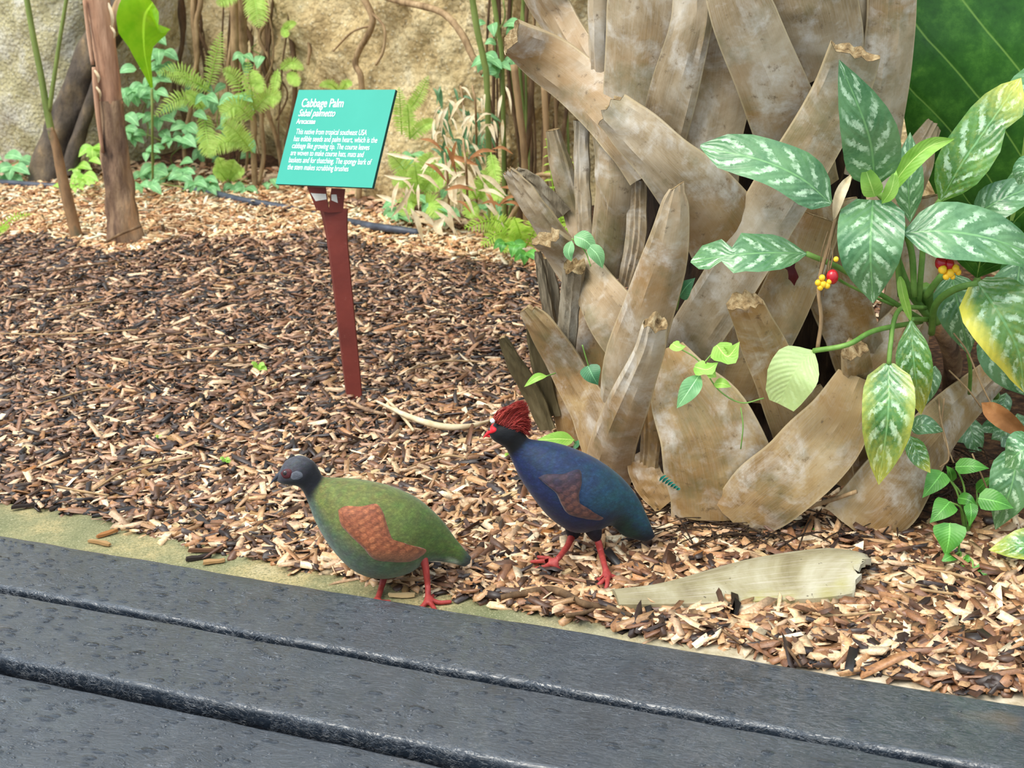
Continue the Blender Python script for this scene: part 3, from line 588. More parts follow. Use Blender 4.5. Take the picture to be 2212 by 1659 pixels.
boot([(1462, 404, .13, 26), (1455, 450, .13, 62), (1438, 540, .12, 92), (1400, 660, .10, 114), (1360, 780, .08, 126), (1340, 890, .05, 124)], slant=.9, conv=.45)
boot([(1410, 712, .20, 54), (1396, 770, .18, 66), (1350, 880, .15, 90), (1312, 980, .11, 108), (1300, 1060, .06, 112)], BOOTM[1], ragged=.008, conv=.45, tt=2.0)
boot([(1400, 850, .06, 40), (1405, 930, .06, 44), (1400, 1010, .05, 40)])
boot([(1612, 668, .15, 74), (1645, 740, .11, 92), (1695, 850, .08, 108), (1735, 960, .05, 116)], ragged=.006, slant=-.2, tt=2.0)
boot([(1852, 774, .13, 58), (1862, 850, .09, 74), (1885, 960, .06, 90), (1900, 1050, .04, 100)], ragged=.006, tt=2.0)
boot([(1440, 752, .08, 70), (1474, 840, .09, 160), (1528, 940, .10, 222), (1556, 1040, .09, 236), (1562, 1125, .08, 226)], conv=.16)
boot([(1375, 980, .05, 60), (1400, 1040, .06, 70), (1440, 1090, .06, 60)], al=.7)
boot([(1856, 815, .11, 90), (1812, 915, .12, 150), (1735, 1005, .12, 168), (1650, 1075, .11, 160), (1585, 1130, .09, 130)], conv=.16)
boot([(2200, 770, .05, 56), (2120, 842, .09, 92), (2025, 945, .12, 138), (1935, 1055, .13, 168), (1850, 1150, .11, 170)], conv=.16)
def boot_at(ang, z0, z1, tilt, w, out):
    n, K = 10, 6; vs = []; ring = 2*(K+1)
    for i in range(n):
        t = i/(n-1); a = ang+tilt*(t-.5); r = .20+out*t**1.6; p = Vector((PALM.x+r*math.cos(a), PALM.y+r*math.sin(a), lerp(z0, z1, t))); O = Vector((math.cos(a), math.sin(a), -.2)); S = Vector((-math.sin(a), math.cos(a), 0)); w2 = w*(1-.35*t)/2
        o_ = [p+S*(x*w2)+O*(-.25*w2*x*x) for x in (k/K*2-1 for k in range(K+1))]; vs += o_+[q-O*.009 for q in o_][::-1]
    mb = MB(); mb.add(vs, [[i*ring+k, i*ring+(k+1) % ring, (i+1)*ring+(k+1) % ring, (i+1)*ring+k] for i in range(n-1) for k in range(ring)]+[list(range(ring))[::-1], [(n-1)*ring+k for k in range(ring)]], [((k if k <= K else 2*K+1-k)/K, i/n) for i in range(n) for k in range(ring)])
    mb.build('leaf_base', random.choice(BOOTM), palm).data.set_sharp_from_angle(angle=.6)
for k in range(26): boot_at(random.uniform(.25, 2.9), .02+.04*k, .28+.045*k, random.choice([-.7, .7]), .1, .1)
for k in range(22): boot_at(k*2.4, .95+.012*k, 1.3+.012*k, random.choice([-.6, .6]), .11, .12)
# fibres and roots matted at the palm's foot
mb = MB()
for k in range(260):
    a = random.uniform(-2.9, -.3); r = random.uniform(.27, .36); c = Vector((PALM.x+r*math.cos(a), PALM.y+r*math.sin(a), .012+random.uniform(0, .02))); d = a+math.pi/2+random.gauss(0, .6); ln = random.uniform(.02, .07)
    tube(mb, [c-Vector((math.cos(d)*ln, math.sin(d)*ln, .006)), c+Vector((0, 0, .006)), c+Vector((math.cos(d)*ln, math.sin(d)*ln, -.004))], random.uniform(.0005, .0014), 4, 5)
tag(mb.build('root_fibre_mat', MAT['core']), 'dark matted root fibres around the foot of the palm', 'root fibres', None, 'stuff')
b = MB(); pts = [G(1560, 1120, .03), G(1660, 1118, .035), G(1780, 1085, .06), G(1850, 1062, .09)]
tube(b, pts, [.004, .0035, .003], 7); tag(b.build('aerial_root', MAT['root'], None, True, pts[0]), 'thin pale root curving across the foot of the palm', 'root')

# ================================================================ BIRDS
def nsmooth(x, a, b): t = min(1, max(0, (x-a)/(b-a))); return t*t*(3-2*t)
def mixc(a, b, t): return tuple(lerp(x, y, t) for x, y in zip(a, b))
def bird_body(stations, Y0, wf, root, color, mat):
    """stations: (Tx,Ty,Bx,By) outline pairs, tail to forehead; wf: half width / half height along the body"""
    C = []
    for (tx, ty, bx, by) in stations:
        a, b = Q(tx, ty, Y0), Q(bx, by, Y0); C.append((*a, *b))
    n, K = 64, 36; S = catmull(C, n); vs = []; cols = []; uv = []
    for i, s in enumerate(S):
        a, b = Vector(s[:3]), Vector(s[3:]); c = (a+b)/2; u = (a-b)/2; hh = u.length; t = i/(n-1); w = hh*arr(wf, t)
        for k in range(K):
            q = 2*math.pi*k/K; cz, sy = math.cos(q), math.sin(q)
            p = c+u*cz+Vector((0, -1, 0))*(w*math.copysign(abs(sy)**.9, sy)*(1-.10*cz)); vs.append(p)
            cols.append((*color(t, (cz+1)/2, p), 1)); uv.append((k/K, t))
    fs = [[i*K+k, i*K+(k+1) % K, (i+1)*K+(k+1) % K, (i+1)*K+k] for i in range(n-1) for k in range(K)]
    for e, i in ((0, 0), (1, n-1)):
        b = len(vs); c = sum((vs[i*K+k] for k in range(K)), Vector())/K; vs.append(c+((c-sum((vs[(1 if e == 0 else n-2)*K+k] for k in range(K)), Vector())/K)*.6)); cols.append(cols[i*K]); uv.append((0, e))
        fs += [[b, i*K+(k+1) % K, i*K+k] if e == 0 else [b, i*K+k, i*K+(k+1) % K] for k in range(K)]
    mb = MB(); mb.add(vs, fs, uv, 0, cols); o = mb.build('body', mat, root)
    return o, BVHTree.FromPolygons([v for v in vs], [f for f in fs])
def patch(name, poly, bvh, Y0, root, mat, lift=.003, col=None, scal=0, rings=22, per=96, both=True, center=None):
    """feathered patch lying on the body; poly in photo pixels, both flanks"""
    pl = catmull(list(poly)+[poly[0]], per+1)[:-1]; c = np.array(center) if center else np.mean(pl, 0)
    mb = MB()
    for side in ((0, 1) if both else (0,)):
        vs = []; cols = []; uv = []
        for r in range(rings+1):
            f = r/rings
            for p in pl:
                q = c+(p-c)*f; d = ray(q[0], q[1]).normalized(); h = bvh.ray_cast(CP, d)
                if h[0] is None:
                    nn = bvh.find_nearest(Q(q[0], q[1], Y0)); pos, nr = nn[0], nn[1]
                else: pos, nr = h[0], h[1]
                if nr.dot(d) > 0: nr = -nr
                e = lift*(1-f**6)-.0012*f**6; cc = (1, 1, 1, 1)
                if scal:
                    # overlapping rounded feathers, pointing to the tail
                    ux, uy = (q[0]*.92+q[1]*.38)/scal, (q[1]*.92-q[0]*.38)/(scal*.72); iy = math.floor(uy); ux += .5*(iy % 2); fx, fy = ux-math.floor(ux)-.5, uy-iy
                    edge = math.hypot(fx*1.7, (fy-.45)*1.1+(ux-math.floor(ux)-.7)*.5); e += .0004*(.5-edge); cc = col(q[0], q[1], edge, (math.floor(ux)*7+iy*13) % 5/5)+(1,)
                elif col: cc = col(q[0], q[1], 0, 0)+(1,)
                pos = pos+nr*e
                if side: pos = Vector((pos.x, 2*Y0-pos.y, pos.z))
                vs.append(pos); cols.append(cc); uv.append((f, 0))
        fs = [[r*per+k, r*per+(k+1) % per, (r+1)*per+(k+1) % per, (r+1)*per+k] for r in range(rings) for k in range(per)]
        if side: fs = [f[::-1] for f in fs]
        mb.add(vs, fs, uv, 0, cols)
        if side == 0:
            o = mb.build(name, mat, root); mb = MB()
        else: o2 = mb.build(name, mat, root)
    return o
def ball(mb, c, r, sx=(1, 1, 1), n=12, m=8):
    vs = [Vector(c)+Vector((r*sx[0]*math.sin(math.pi*i/m)*math.cos(2*math.pi*k/n), r*sx[1]*math.sin(math.pi*i/m)*math.sin(2*math.pi*k/n), r*sx[2]*math.cos(math.pi*i/m))) for i in range(m+1) for k in range(n)]
    mb.add(vs, [[i*n+k, i*n+(k+1) % n, (i+1)*n+(k+1) % n, (i+1)*n+k] for i in range(m) for k in range(n)])
def eye_at(px, py, bvh, Y0, root, r, mat):
    h = bvh.ray_cast(CP, ray(px, py).normalized()); p = h[0] if h[0] else Q(px, py, Y0-.01)
    for s in (0, 1):
        mb = MB(); c = Vector((p.x, p.y if s == 0 else 2*Y0-p.y, p.z)); ball(mb, c, r, (1, .7, 1)); mb.build('eye', mat, root)
def beak(root, bx, by, tx, ty, Y0, hh, mat, hook=.3):
    a, t = Q(bx, by, Y0), Q(tx, ty, Y0); ax = t-a; up = Vector((0, 0, 1)); n, K = 10, 12
    for nm, sg in (('upper_beak', 1), ('lower_beak', -1)):
        vs = []; 
        for i in range(n+1):
            s = i/n; k = 1 if sg == 1 else .86; c = a+ax*(s*k)+up*(sg*hh*.42*(1-s)-(hook*hh*s**3 if sg == 1 else 0)+(.1*hh*s if sg < 0 else 0)); r = hh*(.62 if sg == 1 else .45)*(1-s)**.7+.0002
            for q in range(K): g = 2*math.pi*q/K; vs.append(c+up*(r*math.cos(g)*.85)+Vector((0, r*math.sin(g)*1.0, 0)))
        mb = MB(); mb.add(vs, [[i*K+q, i*K+(q+1) % K, (i+1)*K+(q+1) % K, (i+1)*K+q] for i in range(n) for q in range(K)]+[list(range(K))]); mb.build(nm, mat, root)
def leg(root, pts, toes, mat, claws=True):
    """pts: (px,py,Y,r) down to the ankle; toes: lists of world points"""
    V, E, Rr = [], [], []
    for (px, py, Y, r) in pts: V.append(Q(px, py, Y)); Rr.append(r)
    E = [(i, i+1) for i in range(len(V)-1)]; ank = len(V)-1
    for t in toes:
        pr = ank
        for j, p in enumerate(t): V.append(p); Rr.append([.0032, .0027, .0016][min(j, 2)]); E.append((pr, len(V)-1)); pr = len(V)-1
    return skin('leg', V, E, Rr, mat, root)

# --- green hen
Yg = 1.868
hen = thing('crested_partridge', G(880, 1300, .006), 'olive green partridge with chestnut wing walking along the mossy kerb', 'bird')
ST = [(1018, 1204, 1004, 1224), (985, 1165, 965, 1214), (950, 1120, 925, 1210), (900, 1080, 880, 1232), (840, 1055, 820, 1240), (785, 1042, 765, 1222), (740, 1036, 718, 1178), (712, 1034, 684, 1126), (697, 1030, 664, 1078), (689, 1016, 652, 1055), (676, 997, 640, 1047), (648, 985, 622, 1045), (620, 994, 606, 1042), (607, 1010, 599, 1038)]
cg, cgr, cbk, chd, cbl = L(104, 110, 56), L(66, 90, 38), L(20, 20, 27), L(66, 66, 73), L(76, 90, 78)
def hen_col(t, v, p):
    c = mixc(cbl, cg, nsmooth(v, .22, .6)); c = mixc(c, cgr, nsmooth(1-t, .6, .85)*.8)
    c = mixc(c, L(96, 116, 104), nsmooth(v, .35, .05)*.8)
    c = mixc(c, L(52, 62, 58), nsmooth(1-t, .955, .99)); c = mixc(c, L(158, 176, 150), nsmooth(1-t, .9, .94)*nsmooth(v, .45, .15)*(1-nsmooth(1-t, .95, .98)))
    k = nsmooth(t, .58, .635); c = mixc(c, cbk, k); c = mixc(c, chd, nsmooth(t, .75, .84)*nsmooth(v, .15, .5)); c = mixc(c, L(64, 62, 72), nsmooth(t, .86, .95)*.6)
    return tuple(x*random.uniform(.88, 1.12) for x in c)
hbody, hb = bird_body(ST, Yg, [.35, .5, .72, .84, .86, .84, .8, .78, .8, .82, .8, .78, .74, .7], hen, hen_col, MAT['feather'])
WP = [(728, 1100), (745, 1091), (780, 1092), (812, 1086), (828, 1104), (838, 1135), (850, 1165), (872, 1180), (905, 1182), (925, 1190), (912, 1205), (885, 1216), (845, 1216), (808, 1210), (785, 1186), (756, 1158), (734, 1132)]
def wcol(x, y, e, k):
    c = mixc(L(150, 84, 54), L(166, 100, 64), k); c = mixc(c, L(118, 62, 38), nsmooth(e, .42, .7)*.8); return mixc(c, L(140, 90, 64), nsmooth(y, 1180, 1205))
patch('wing', WP, hb, Yg, hen, MAT['wingf'], .006, wcol, 17, center=(800, 1150))
patch('cheek', [(627, 1022), (640, 1016), (653, 1020), (656, 1030), (646, 1037), (632, 1038), (626, 1031)], hb, Yg, hen, MAT['feather'], .0012, lambda x, y, e, k: L(98, 100, 108), rings=6, per=30)
patch('eye_ring', [(604, 1022), (614, 1013), (628, 1012), (632, 1022), (626, 1034), (612, 1034)], hb, Yg, hen, MAT['eye_red'], .0014, rings=6, per=30)
eye_at(617, 1022, hb, Yg, hen, .0038, MAT['eyeball']); beak(hen, 607, 1027, 582, 1044, Yg, .0085, MAT['beak'])
def gtoe(px, py, z, *o): 
    a = G(px, py, z); return [a+Vector(q) for q in o]
fz = .009
ft = G(928, 1302, fz)
leg(hen, [(912, 1195, Yg-.02, .007), (920, 1228, Yg-.025, .0052), (924, 1265, Yg-.028, .0042), (925, 1296, ft.y+.002, .0042)], [[ft+Vector(q) for q in s] for s in (((-.01, -.012, 0), (-.026, -.02, 0)), ((.006, -.014, 0), (.01, -.03, 0)), ((.014, -.002, 0), (.03, 0, 0)), ((.002, .012, .001), (.004, .022, 0)))], MAT['leg_red'])
fl = G(812, 1306, fz)
leg(hen, [(842, 1215, Yg+.015, .008), (832, 1240, Yg+.012, .0056), (824, 1268, Yg+.0, .0042), (814, 1300, fl.y+.002, .0042)], [[fl+Vector(q) for q in s] for s in (((-.014, -.006, 0), (-.03, -.012, 0)), ((-.012, .006, 0), (-.028, .01, 0)), ((.002, -.014, 0), (.004, -.028, 0)), ((.012, .004, .001), (.02, .006, 0)))], MAT['leg_red'])

# --- blue cock
Yb = 1.935
cock = thing('crested_partridge', G(1260, 1245, .003), 'dark blue partridge with red crest and red legs beside the palm', 'bird')
SB = [(1415, 1158, 1390, 1170), (1398, 1115, 1346, 1156), (1375, 1070, 1318, 1132), (1340, 1030, 1286, 1140), (1290, 995, 1236, 1142), (1235, 970, 1186, 1112), (1190, 957, 1150, 1070), (1162, 953, 1122, 1028), (1142, 948, 1104, 990), (1133, 934, 1093, 968), (1122, 914, 1080, 958), (1098, 905, 1066, 950), (1078, 907, 1059, 942), (1068, 915, 1056, 937)]
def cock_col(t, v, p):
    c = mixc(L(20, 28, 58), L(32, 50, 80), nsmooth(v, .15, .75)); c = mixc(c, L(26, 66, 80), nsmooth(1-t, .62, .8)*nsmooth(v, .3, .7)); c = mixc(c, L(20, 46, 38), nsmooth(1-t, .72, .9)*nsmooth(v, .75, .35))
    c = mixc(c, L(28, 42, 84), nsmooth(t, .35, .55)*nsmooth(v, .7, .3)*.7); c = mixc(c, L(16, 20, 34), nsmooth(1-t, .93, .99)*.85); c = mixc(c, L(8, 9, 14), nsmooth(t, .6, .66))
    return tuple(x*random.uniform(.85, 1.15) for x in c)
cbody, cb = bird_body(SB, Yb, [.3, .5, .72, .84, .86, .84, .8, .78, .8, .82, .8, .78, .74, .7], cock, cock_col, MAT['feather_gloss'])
WB = [(1160, 1030), (1180, 1022), (1215, 1022), (1252, 1012), (1258, 1040), (1252, 1070), (1258, 1098), (1280, 1112), (1306, 1120), (1295, 1126), (1262, 1122), (1228, 1112), (1212, 1090), (1200, 1065), (1178, 1046)]
def wcb(x, y, e, k):
    c = mixc(L(38, 32, 54), L(92, 56, 48), nsmooth(y+.2*(x-1200), 1030, 1095)); c = mixc(c, L(110, 72, 58), k*.3); return mixc(c, L(34, 26, 36), nsmooth(e, .45, .75)*.6)
patch('wing', WB, cb, Yb, cock, MAT['wingf'], .005, wcb, 18, center=(1228, 1070))
patch('eye_ring', [(1048, 930), (1054, 921), (1066, 920), (1074, 926), (1070, 934), (1058, 938), (1050, 936)], cb, Yb, cock, MAT['eye_red2'], .002, rings=6, per=30)
eye_at(1060, 928, cb, Yb, cock, .0034, MAT['eyeball']); beak(cock, 1058, 936, 1043, 944, Yb, .0072, MAT['eye_red2'])
mb = MB(); ball(mb, Q(1064, 909, Yb-.012), .0035); mb.build('forehead_spot', MAT['white_spot'], cock)
# brush crest: bristles fanning back from the crown, over a soft core
mb = MB(); cs = [(1070, 903, 8), (1084, 904, 16), (1100, 908, 26), (1116, 906, 34), (1130, 904, 30), (1138, 903, 16)]; vs_ = []; CS = catmull(cs, 14)
for i, (x_, y_, h_) in enumerate(CS):
    for k in range(14):
        g = 2*math.pi*k/14; vs_.append(Q(x_+h_*.25*math.cos(g), y_-h_*.92*math.cos(g), Yb-math.sin(g)*.011*math.sin(math.pi*(i+1)/15)))
mb.add(vs_, [[i*14+k, i*14+(k+1) % 14, (i+1)*14+(k+1) % 14, (i+1)*14+k] for i in range(13) for k in range(14)])
TIPS = [(1100, 892), (1108, 880), (1116, 870), (1128, 866), (1138, 874), (1142, 892), (1145, 910), (1146, 926), (1142, 938)]
for k in range(2200):
    rq = random.random(); u = min(1, max(0, rq+random.gauss(0, .13))); tp = arr([np.array(q, float) for q in TIPS], u)+np.array([random.gauss(0, 2), random.gauss(0, 2)])
    rt = np.array([1066+rq*50, 0]); rt[1] = 905+(rt[0]-1066)*.5+random.uniform(-5, 6)
    ln = random.uniform(.72, 1.03); dp = random.gauss(0, .005); a = Q(rt[0], rt[1], Yb+random.uniform(-.013, .013)); b = Q(*(rt+(tp-rt)*ln), Yb+dp*1.3)
    mid = (a+b)/2+Vector((random.gauss(0, .001), random.gauss(0, .002), .005))
    tube(mb, [a, mid, b], [.0009, .0008, .0003], 3, 4, cap=False)
mb.build('crest', MAT['crest'], cock)
fz = .02
fr = G(1312, 1246, fz); fL = G(1196, 1216, fz+.006)
for (a, b, c_) in (((1238, 1128), (1240, 1150), (1234, 1166)), ((1276, 1128), (1284, 1150), (1292, 1170))):
    yy = Yb+(.02 if a[0] < 1260 else -.015); V = [Q(*a, yy), Q(*b, yy), Q(*c_, yy)]
    skin('thigh', V, [(0, 1), (1, 2)], [.017, .012, .0065], grainy('black_thigh_plumage', [(.3, (.004, .004, .008)), (.7, (.012, .012, .022))], 200, rough=.6), cock)
leg(cock, [(1237, 1155, Yb+.02, .0058), (1226, 1180, lerp(Yb+.02, fL.y, .4), .0048), (1208, 1204, fL.y+.004, .0042), (1196, 1214, fL.y-.004, .0046)], [[G(1172, 1212, fz), G(1145, 1214, .014)], [G(1178, 1224, fz), G(1152, 1230, .014)], [G(1185, 1206, fz+.002), G(1160, 1203, .016)], [G(1206, 1228, fz), G(1210, 1236, .012)]], MAT['leg_red'])
leg(cock, [(1290, 1162, Yb-.015, .0058), (1298, 1192, Yb-.02, .0047), (1306, 1222, fr.y+.012, .0042), (1312, 1242, fr.y, .0046)], [[G(1298, 1260, fz), G(1278, 1272, .014)], [G(1296, 1252, fz), G(1276, 1252, .014)], [G(1312, 1262, fz), G(1306, 1280, .014)], [G(1325, 1246, fz), G(1338, 1250, .013)]], MAT['leg_red'])

# ================================================================ SIGN
SB0 = G(762, 862); cx, cz, cy, ps, ta, rr, SWd, SHt = -.287, .487, 2.664, .616, .551, .049, .218, .178
n_ = Vector((-math.sin(ps)*math.cos(ta), -math.cos(ps)*math.cos(ta), math.sin(ta))); r_ = Vector((math.cos(ps), -math.sin(ps), 0)); u_ = n_.cross(r_)
SR = r_*math.cos(rr)+u_*math.sin(rr); SU = u_*math.cos(rr)-r_*math.sin(rr); SN = SR.cross(SU); SCt = Vector((cx, cy, cz))
sign = thing('plant_sign', SB0, 'teal plant name sign with white print on a dark red stake', 'sign')
def sp(u, v, d=0): return SCt+SR*((u-.5)*SWd)+SU*((.5-v)*SHt)+SN*d
b = MB(); T_ = .006; c8 = [sp(u, v, d) for d in (0, -T_) for u, v in ((0, 0), (1, 0), (1, 1), (0, 1))]
b.add(c8, [[3, 2, 1, 0]], mi=0); b.add(c8, [[4, 5, 6, 7], [0, 1, 5, 4], [1, 2, 6, 5], [2, 3, 7, 6], [3, 0, 4, 7]], mi=1)
panel = b.build('panel', [MAT['teal'], MAT['teal_edge']], sign, False)
def text(s, u0, v, wd, hh, shear=0.0, bold=0.0):
    cu = bpy.data.curves.new('t', 'FONT'); cu.body = s; cu.size = 1; cu.shear = shear; cu.offset = bold; o = bpy.data.objects.new('t', cu); COL.objects.link(o)
    dg = bpy.context.evaluated_depsgraph_get(); me = bpy.data.meshes.new_from_object(o.evaluated_get(dg)); bpy.data.objects.remove(o)
    xs = [p.co.x for p in me.vertices]; x0, x1 = min(xs), max(xs); mb = MB()
    mb.add([sp(u0, v, .0006)+SR*((p.co.x-x0)/(x1-x0)*wd*SWd)+SU*((p.co.y-.3)*hh*SHt) for p in me.vertices], [list(f.vertices) for f in me.polygons])
    o = mb.build('lettering', MAT['white'], panel, False); bpy.data.meshes.remove(me)
text('Cabbage Palm', .072, .145, .44, .125, 0, .012); text('Sabal palmetto', .066, .25, .385, .105, .25, .008); text('Arecaceae', .064, .338, .2, .078, 0, .01)
for i, (s, u0, wd) in enumerate((('This native from tropical southeast USA', .085, .735), ('has edible seeds and palm heart, which is the', .082, .86), ('cabbage like growing tip. The course leaves', .082, .8), ('are woven to make course hats, mats and', .085, .755), ('baskets and for thatching. The spongy bark of', .085, .85), ('the stem makes scrubbing brushes', .088, .635))):
    text(s, u0, .447+i*.0745, wd, .083, 0, .0)
# stake: folded angle, flaring into a two-armed bracket below the panel
tp = sp(.5, .985, -.008); neck = Q(722, 470, SB0.y-.004)
def stakesec(p, w, T, yaw=.45):
    S = Vector((math.cos(yaw), -math.sin(yaw), 0)); D = Vector((-math.sin(yaw), -math.cos(yaw), 0)); t2 = .0035
    return [p-S*w-D*.004, p-S*w*.45+D*.008, p+S*w, p+S*w-D*t2, p-S*w*.4+D*(.008-t2*1.2), p-S*w-D*(.004+t2)]
b = MB(); rows = []
PTS = [(764, 872, .018), (757, 800, .019), (746, 700, .020), (735, 600, .021), (726, 520, .0225), (721, 475, .0265), (718, 450, .030)]
for (px, py, w) in PTS: rows.append(stakesec(Q(px, py, SB0.y), w, None))
vs = [q for r in rows for q in r]; nr = len(rows)
b.add(vs, [[i*6+k, i*6+(k+1) % 6, (i+1)*6+(k+1) % 6, (i+1)*6+k] for i in range(nr-1) for k in range(6)]+[list(range(6)), [(nr-1)*6+k for k in range(6)]])
b.build('stake', MAT['post'], sign, False)
def slab(mb, quad, d, mi=0):
    q = [Vector(p) for p in quad]; n = (q[1]-q[0]).cross(q[3]-q[0]).normalized()*d
    mb.add(q+[p+n for p in q], [[0, 1, 2, 3], [7, 6, 5, 4], [0, 4, 5, 1], [1, 5, 6, 2], [2, 6, 7, 3], [3, 7, 4, 0]], mi=mi)
ym = SB0.y-.006
for quad, wq in ((((664, 402), (704, 404), (712, 458), (684, 452)), ((670, 414), (704, 418), (706, 430), (682, 434))), (((716, 406), (746, 408), (741, 456), (710, 458)), ((716, 410), (726, 412), (730, 438), (716, 432)))):
    b = MB(); slab(b, [Q(*p, ym-(.002 if p[1] < 430 else 0)) for p in quad[::-1]], .005); arm = b.build('bracket_arm', MAT['post'], sign, False)
    b = MB(); slab(b, [Q(*p, ym-.0045) for p in wq[::-1]], .002); b.build('worn_paint', MAT['worn'], arm, False)

# ================================================================ PLANTS BY THE PALM
def lf(parent, name, mat, pts, wpx, prof='ovate', profR=None, fold=.15, wave=.0, roll=0, lean=0.0, n=16, c=6, label=None, N=None):
    """leaf from photo points (px,py,Y) base -> tip, wpx = full width in pixels"""
    P = [Q(*p) for p in pts]; hw = wpx/2/ppm(P[len(P)//2])
    mb = MB()
    if N is None: N = (CP-P[len(P)//2]).normalized(); N = (N+Vector((0, 0, lean))).normalized()
    leaf(mb, P, hw, N, prof, profR, fold, wave, n, c, 0, False, roll); o = mb.build(name, mat, parent)
    if label: o['label'] = label
    return o
def stalk(parent, pts, r, mat, name='petiole', seg=7):
    mb = MB(); tube(mb, [Q(*p) for p in pts], r, seg); return mb.build(name, mat, parent)
def rest(o):  # nothing to do for plants that climb on the palm
    return o
ag = thing('chinese_evergreen', G(2060, 1120, .02), 'silver-marked broad-leaved plant with red berries growing against the palm', 'plant')
A, PT = MAT['agl'], MAT['petiole']
lf(ag, 'leaf', MAT['agl'], [(1966, 480, 2.03), (1962, 390, 2.03), (1966, 285, 2.05)], 66, 'lance')
lf(ag, 'leaf', A, [(1890, 402, 1.95), (1876, 290, 1.88), (1812, 128, 1.86)], 126, [.1, .72, .95, 1, .98, .86, .64, .34, 0], fold=.12, lean=.3)
lf(ag, 'leaf', A, [(1795, 440, 1.93), (1730, 385, 1.92), (1640, 345, 1.93), (1512, 318, 1.96)], 112, [.1, .75, .95, .98, .95, .9, .85, .72, .02], [.1, .7, .92, 1, .98, .95, .9, .7, .12], fold=.1, wave=.06, lean=.5, n=24)
lf(ag, 'leaf', A, [(1742, 548, 1.95), (1660, 546, 1.93), (1575, 552, 1.93), (1492, 565, 1.96)], 96, [.04, .4, .7, .9, .95, .95, .85, .9, .25, .6, .5, .05], [.04, .42, .72, .88, .92, .95, 1, .35, .8, .75, .7, .1], fold=.1, wave=.05, lean=.5, n=44, label='torn leaf with a ragged bitten tip')
lf(ag, 'leaf', A, [(1886, 432, 1.94), (1880, 540, 1.90), (1886, 656, 1.92)], 142, [.5, .95, 1, 1, .95, .84, .62, .32, 0], fold=.1, lean=.3)
lf(ag, 'leaf', MAT['lime'], [(1905, 445, 1.95), (1950, 370, 1.94), (2005, 318, 1.94), (2062, 300, 1.96)], 42, 'lance', fold=.5, label='young rolled bright green leaf')
lf(ag, 'leaf', MAT['lime'], [(1890, 425, 1.93), (1880, 395, 1.92), (1866, 355, 1.93)], 46, 'ovate', fold=.4)
lf(ag, 'leaf', MAT['lime'], [(1905, 440, 1.93), (1925, 410, 1.92), (1935, 365, 1.93)], 30, 'lance', fold=.4)
lf(ag, 'leaf', MAT['agl_olive'], [(2032, 432, 1.98), (2080, 350, 1.96), (2150, 250, 1.97), (2206, 168, 2.0)], 112, [.1, .6, .9, 1, .98, .95, .8, .5, 0], [.1, .6, .9, 1, .95, .62, .86, .55, 0], fold=.12, label='olive leaf with a bite out of its margin')
lf(ag, 'leaf', A, [(1950, 503, 1.92), (2050, 500, 1.90), (2170, 525, 1.90), (2290, 585, 1.94)], 142, 'ovate', fold=.12, wave=.05, lean=.6)
lf(ag, 'leaf', A, [(2100, 468, 1.98), (2170, 428, 1.96), (2290, 380, 1.98)], 86, 'ovate', fold=.12, lean=.4)
lf(ag, 'leaf', A, [(2240, 350, 1.93), (2215, 370, 1.92), (2200, 400, 1.93)], 60, 'ovate', fold=.15)
lf(ag, 'leaf', MAT['agl_y'], [(2112, 610, 1.95), (2160, 680, 1.91), (2200, 760, 1.91), (2212, 848, 1.93)], 150, [.3, .85, 1, .98, .9, .8, .6, .35, 0], fold=.12, lean=.3, label='drooping leaf with a yellow margin')
lf(ag, 'leaf', MAT['agl'], [(2056, 588, 2.02), (2072, 670, 2.0), (2094, 768, 2.01)], 100, 'ovate')
lf(ag, 'leaf', MAT['agl_olive'], [(1968, 690, 1.94), (1975, 790, 1.92), (1990, 897, 1.94)], 78, 'lance', fold=.2)
lf(ag, 'leaf', MAT['lime'], [(1944, 597, 1.93), (1952, 640, 1.93), (1968, 695, 1.94)], 20, 'strap', fold=.5, label='narrow twisted pale strip of leaf')
lf(ag, 'leaf', MAT['agl_tip'], [(1920, 785, 1.92), (1918, 900, 1.88), (1898, 1048, 1.90)], 112, [.2, .8, .96, 1, .98, .9, .7, .4, 0], fold=.12, label='hanging leaf yellowing at margin and tip')
lf(ag, 'leaf', MAT['agl_pale'], [(1757, 758, 1.91), (1715, 805, 1.89), (1682, 872, 1.90)], 110, 'cut', [.05, .5, .85, 1, 1, .95, .8, .7, .4], fold=.1, label='pale yellow leaf cut off at the end')
lf(ag, 'leaf', MAT['agl'], [(1965, 925, 1.99), (2000, 918, 1.98), (2040, 932, 1.99)], 46, 'ovate', lean=.5)
lf(ag, 'leaf', MAT['agl_olive'], [(1966, 942, 1.93), (1985, 985, 1.91), (2010, 1022, 1.905)], 44, 'ovate')
lf(ag, 'leaf', MAT['agl'], [(2020, 790, 2.06), (2010, 830, 2.05), (1995, 880, 2.06)], 40, 'ovate')
lf(ag, 'leaf', MAT['agl'], [(2255, 960, 1.9), (2205, 975, 1.88), (2170, 1010, 1.9)], 90, 'ovate', lean=.6)
lf(ag, 'leaf', MAT['agl'], [(2200, 960, 1.95), (2185, 1050, 1.92), (2150, 1145, 1.93)], 100, 'ovate')
lf(ag, 'leaf', MAT['agl_tip'], [(2290, 1195, 1.86), (2215, 1178, 1.84), (2135, 1188, 1.86)], 84, 'ovate', fold=.15, lean=.8)
lf(ag, 'leaf', MAT['agl'], [(2205, 560, 2.08), (2190, 650, 2.06), (2160, 720, 2.08)], 110, 'ovate')
lf(ag, 'leaf', MAT['agl'], [(2150, 700, 2.1), (2170, 780, 2.08), (2230, 860, 2.1)], 100, 'ovate')
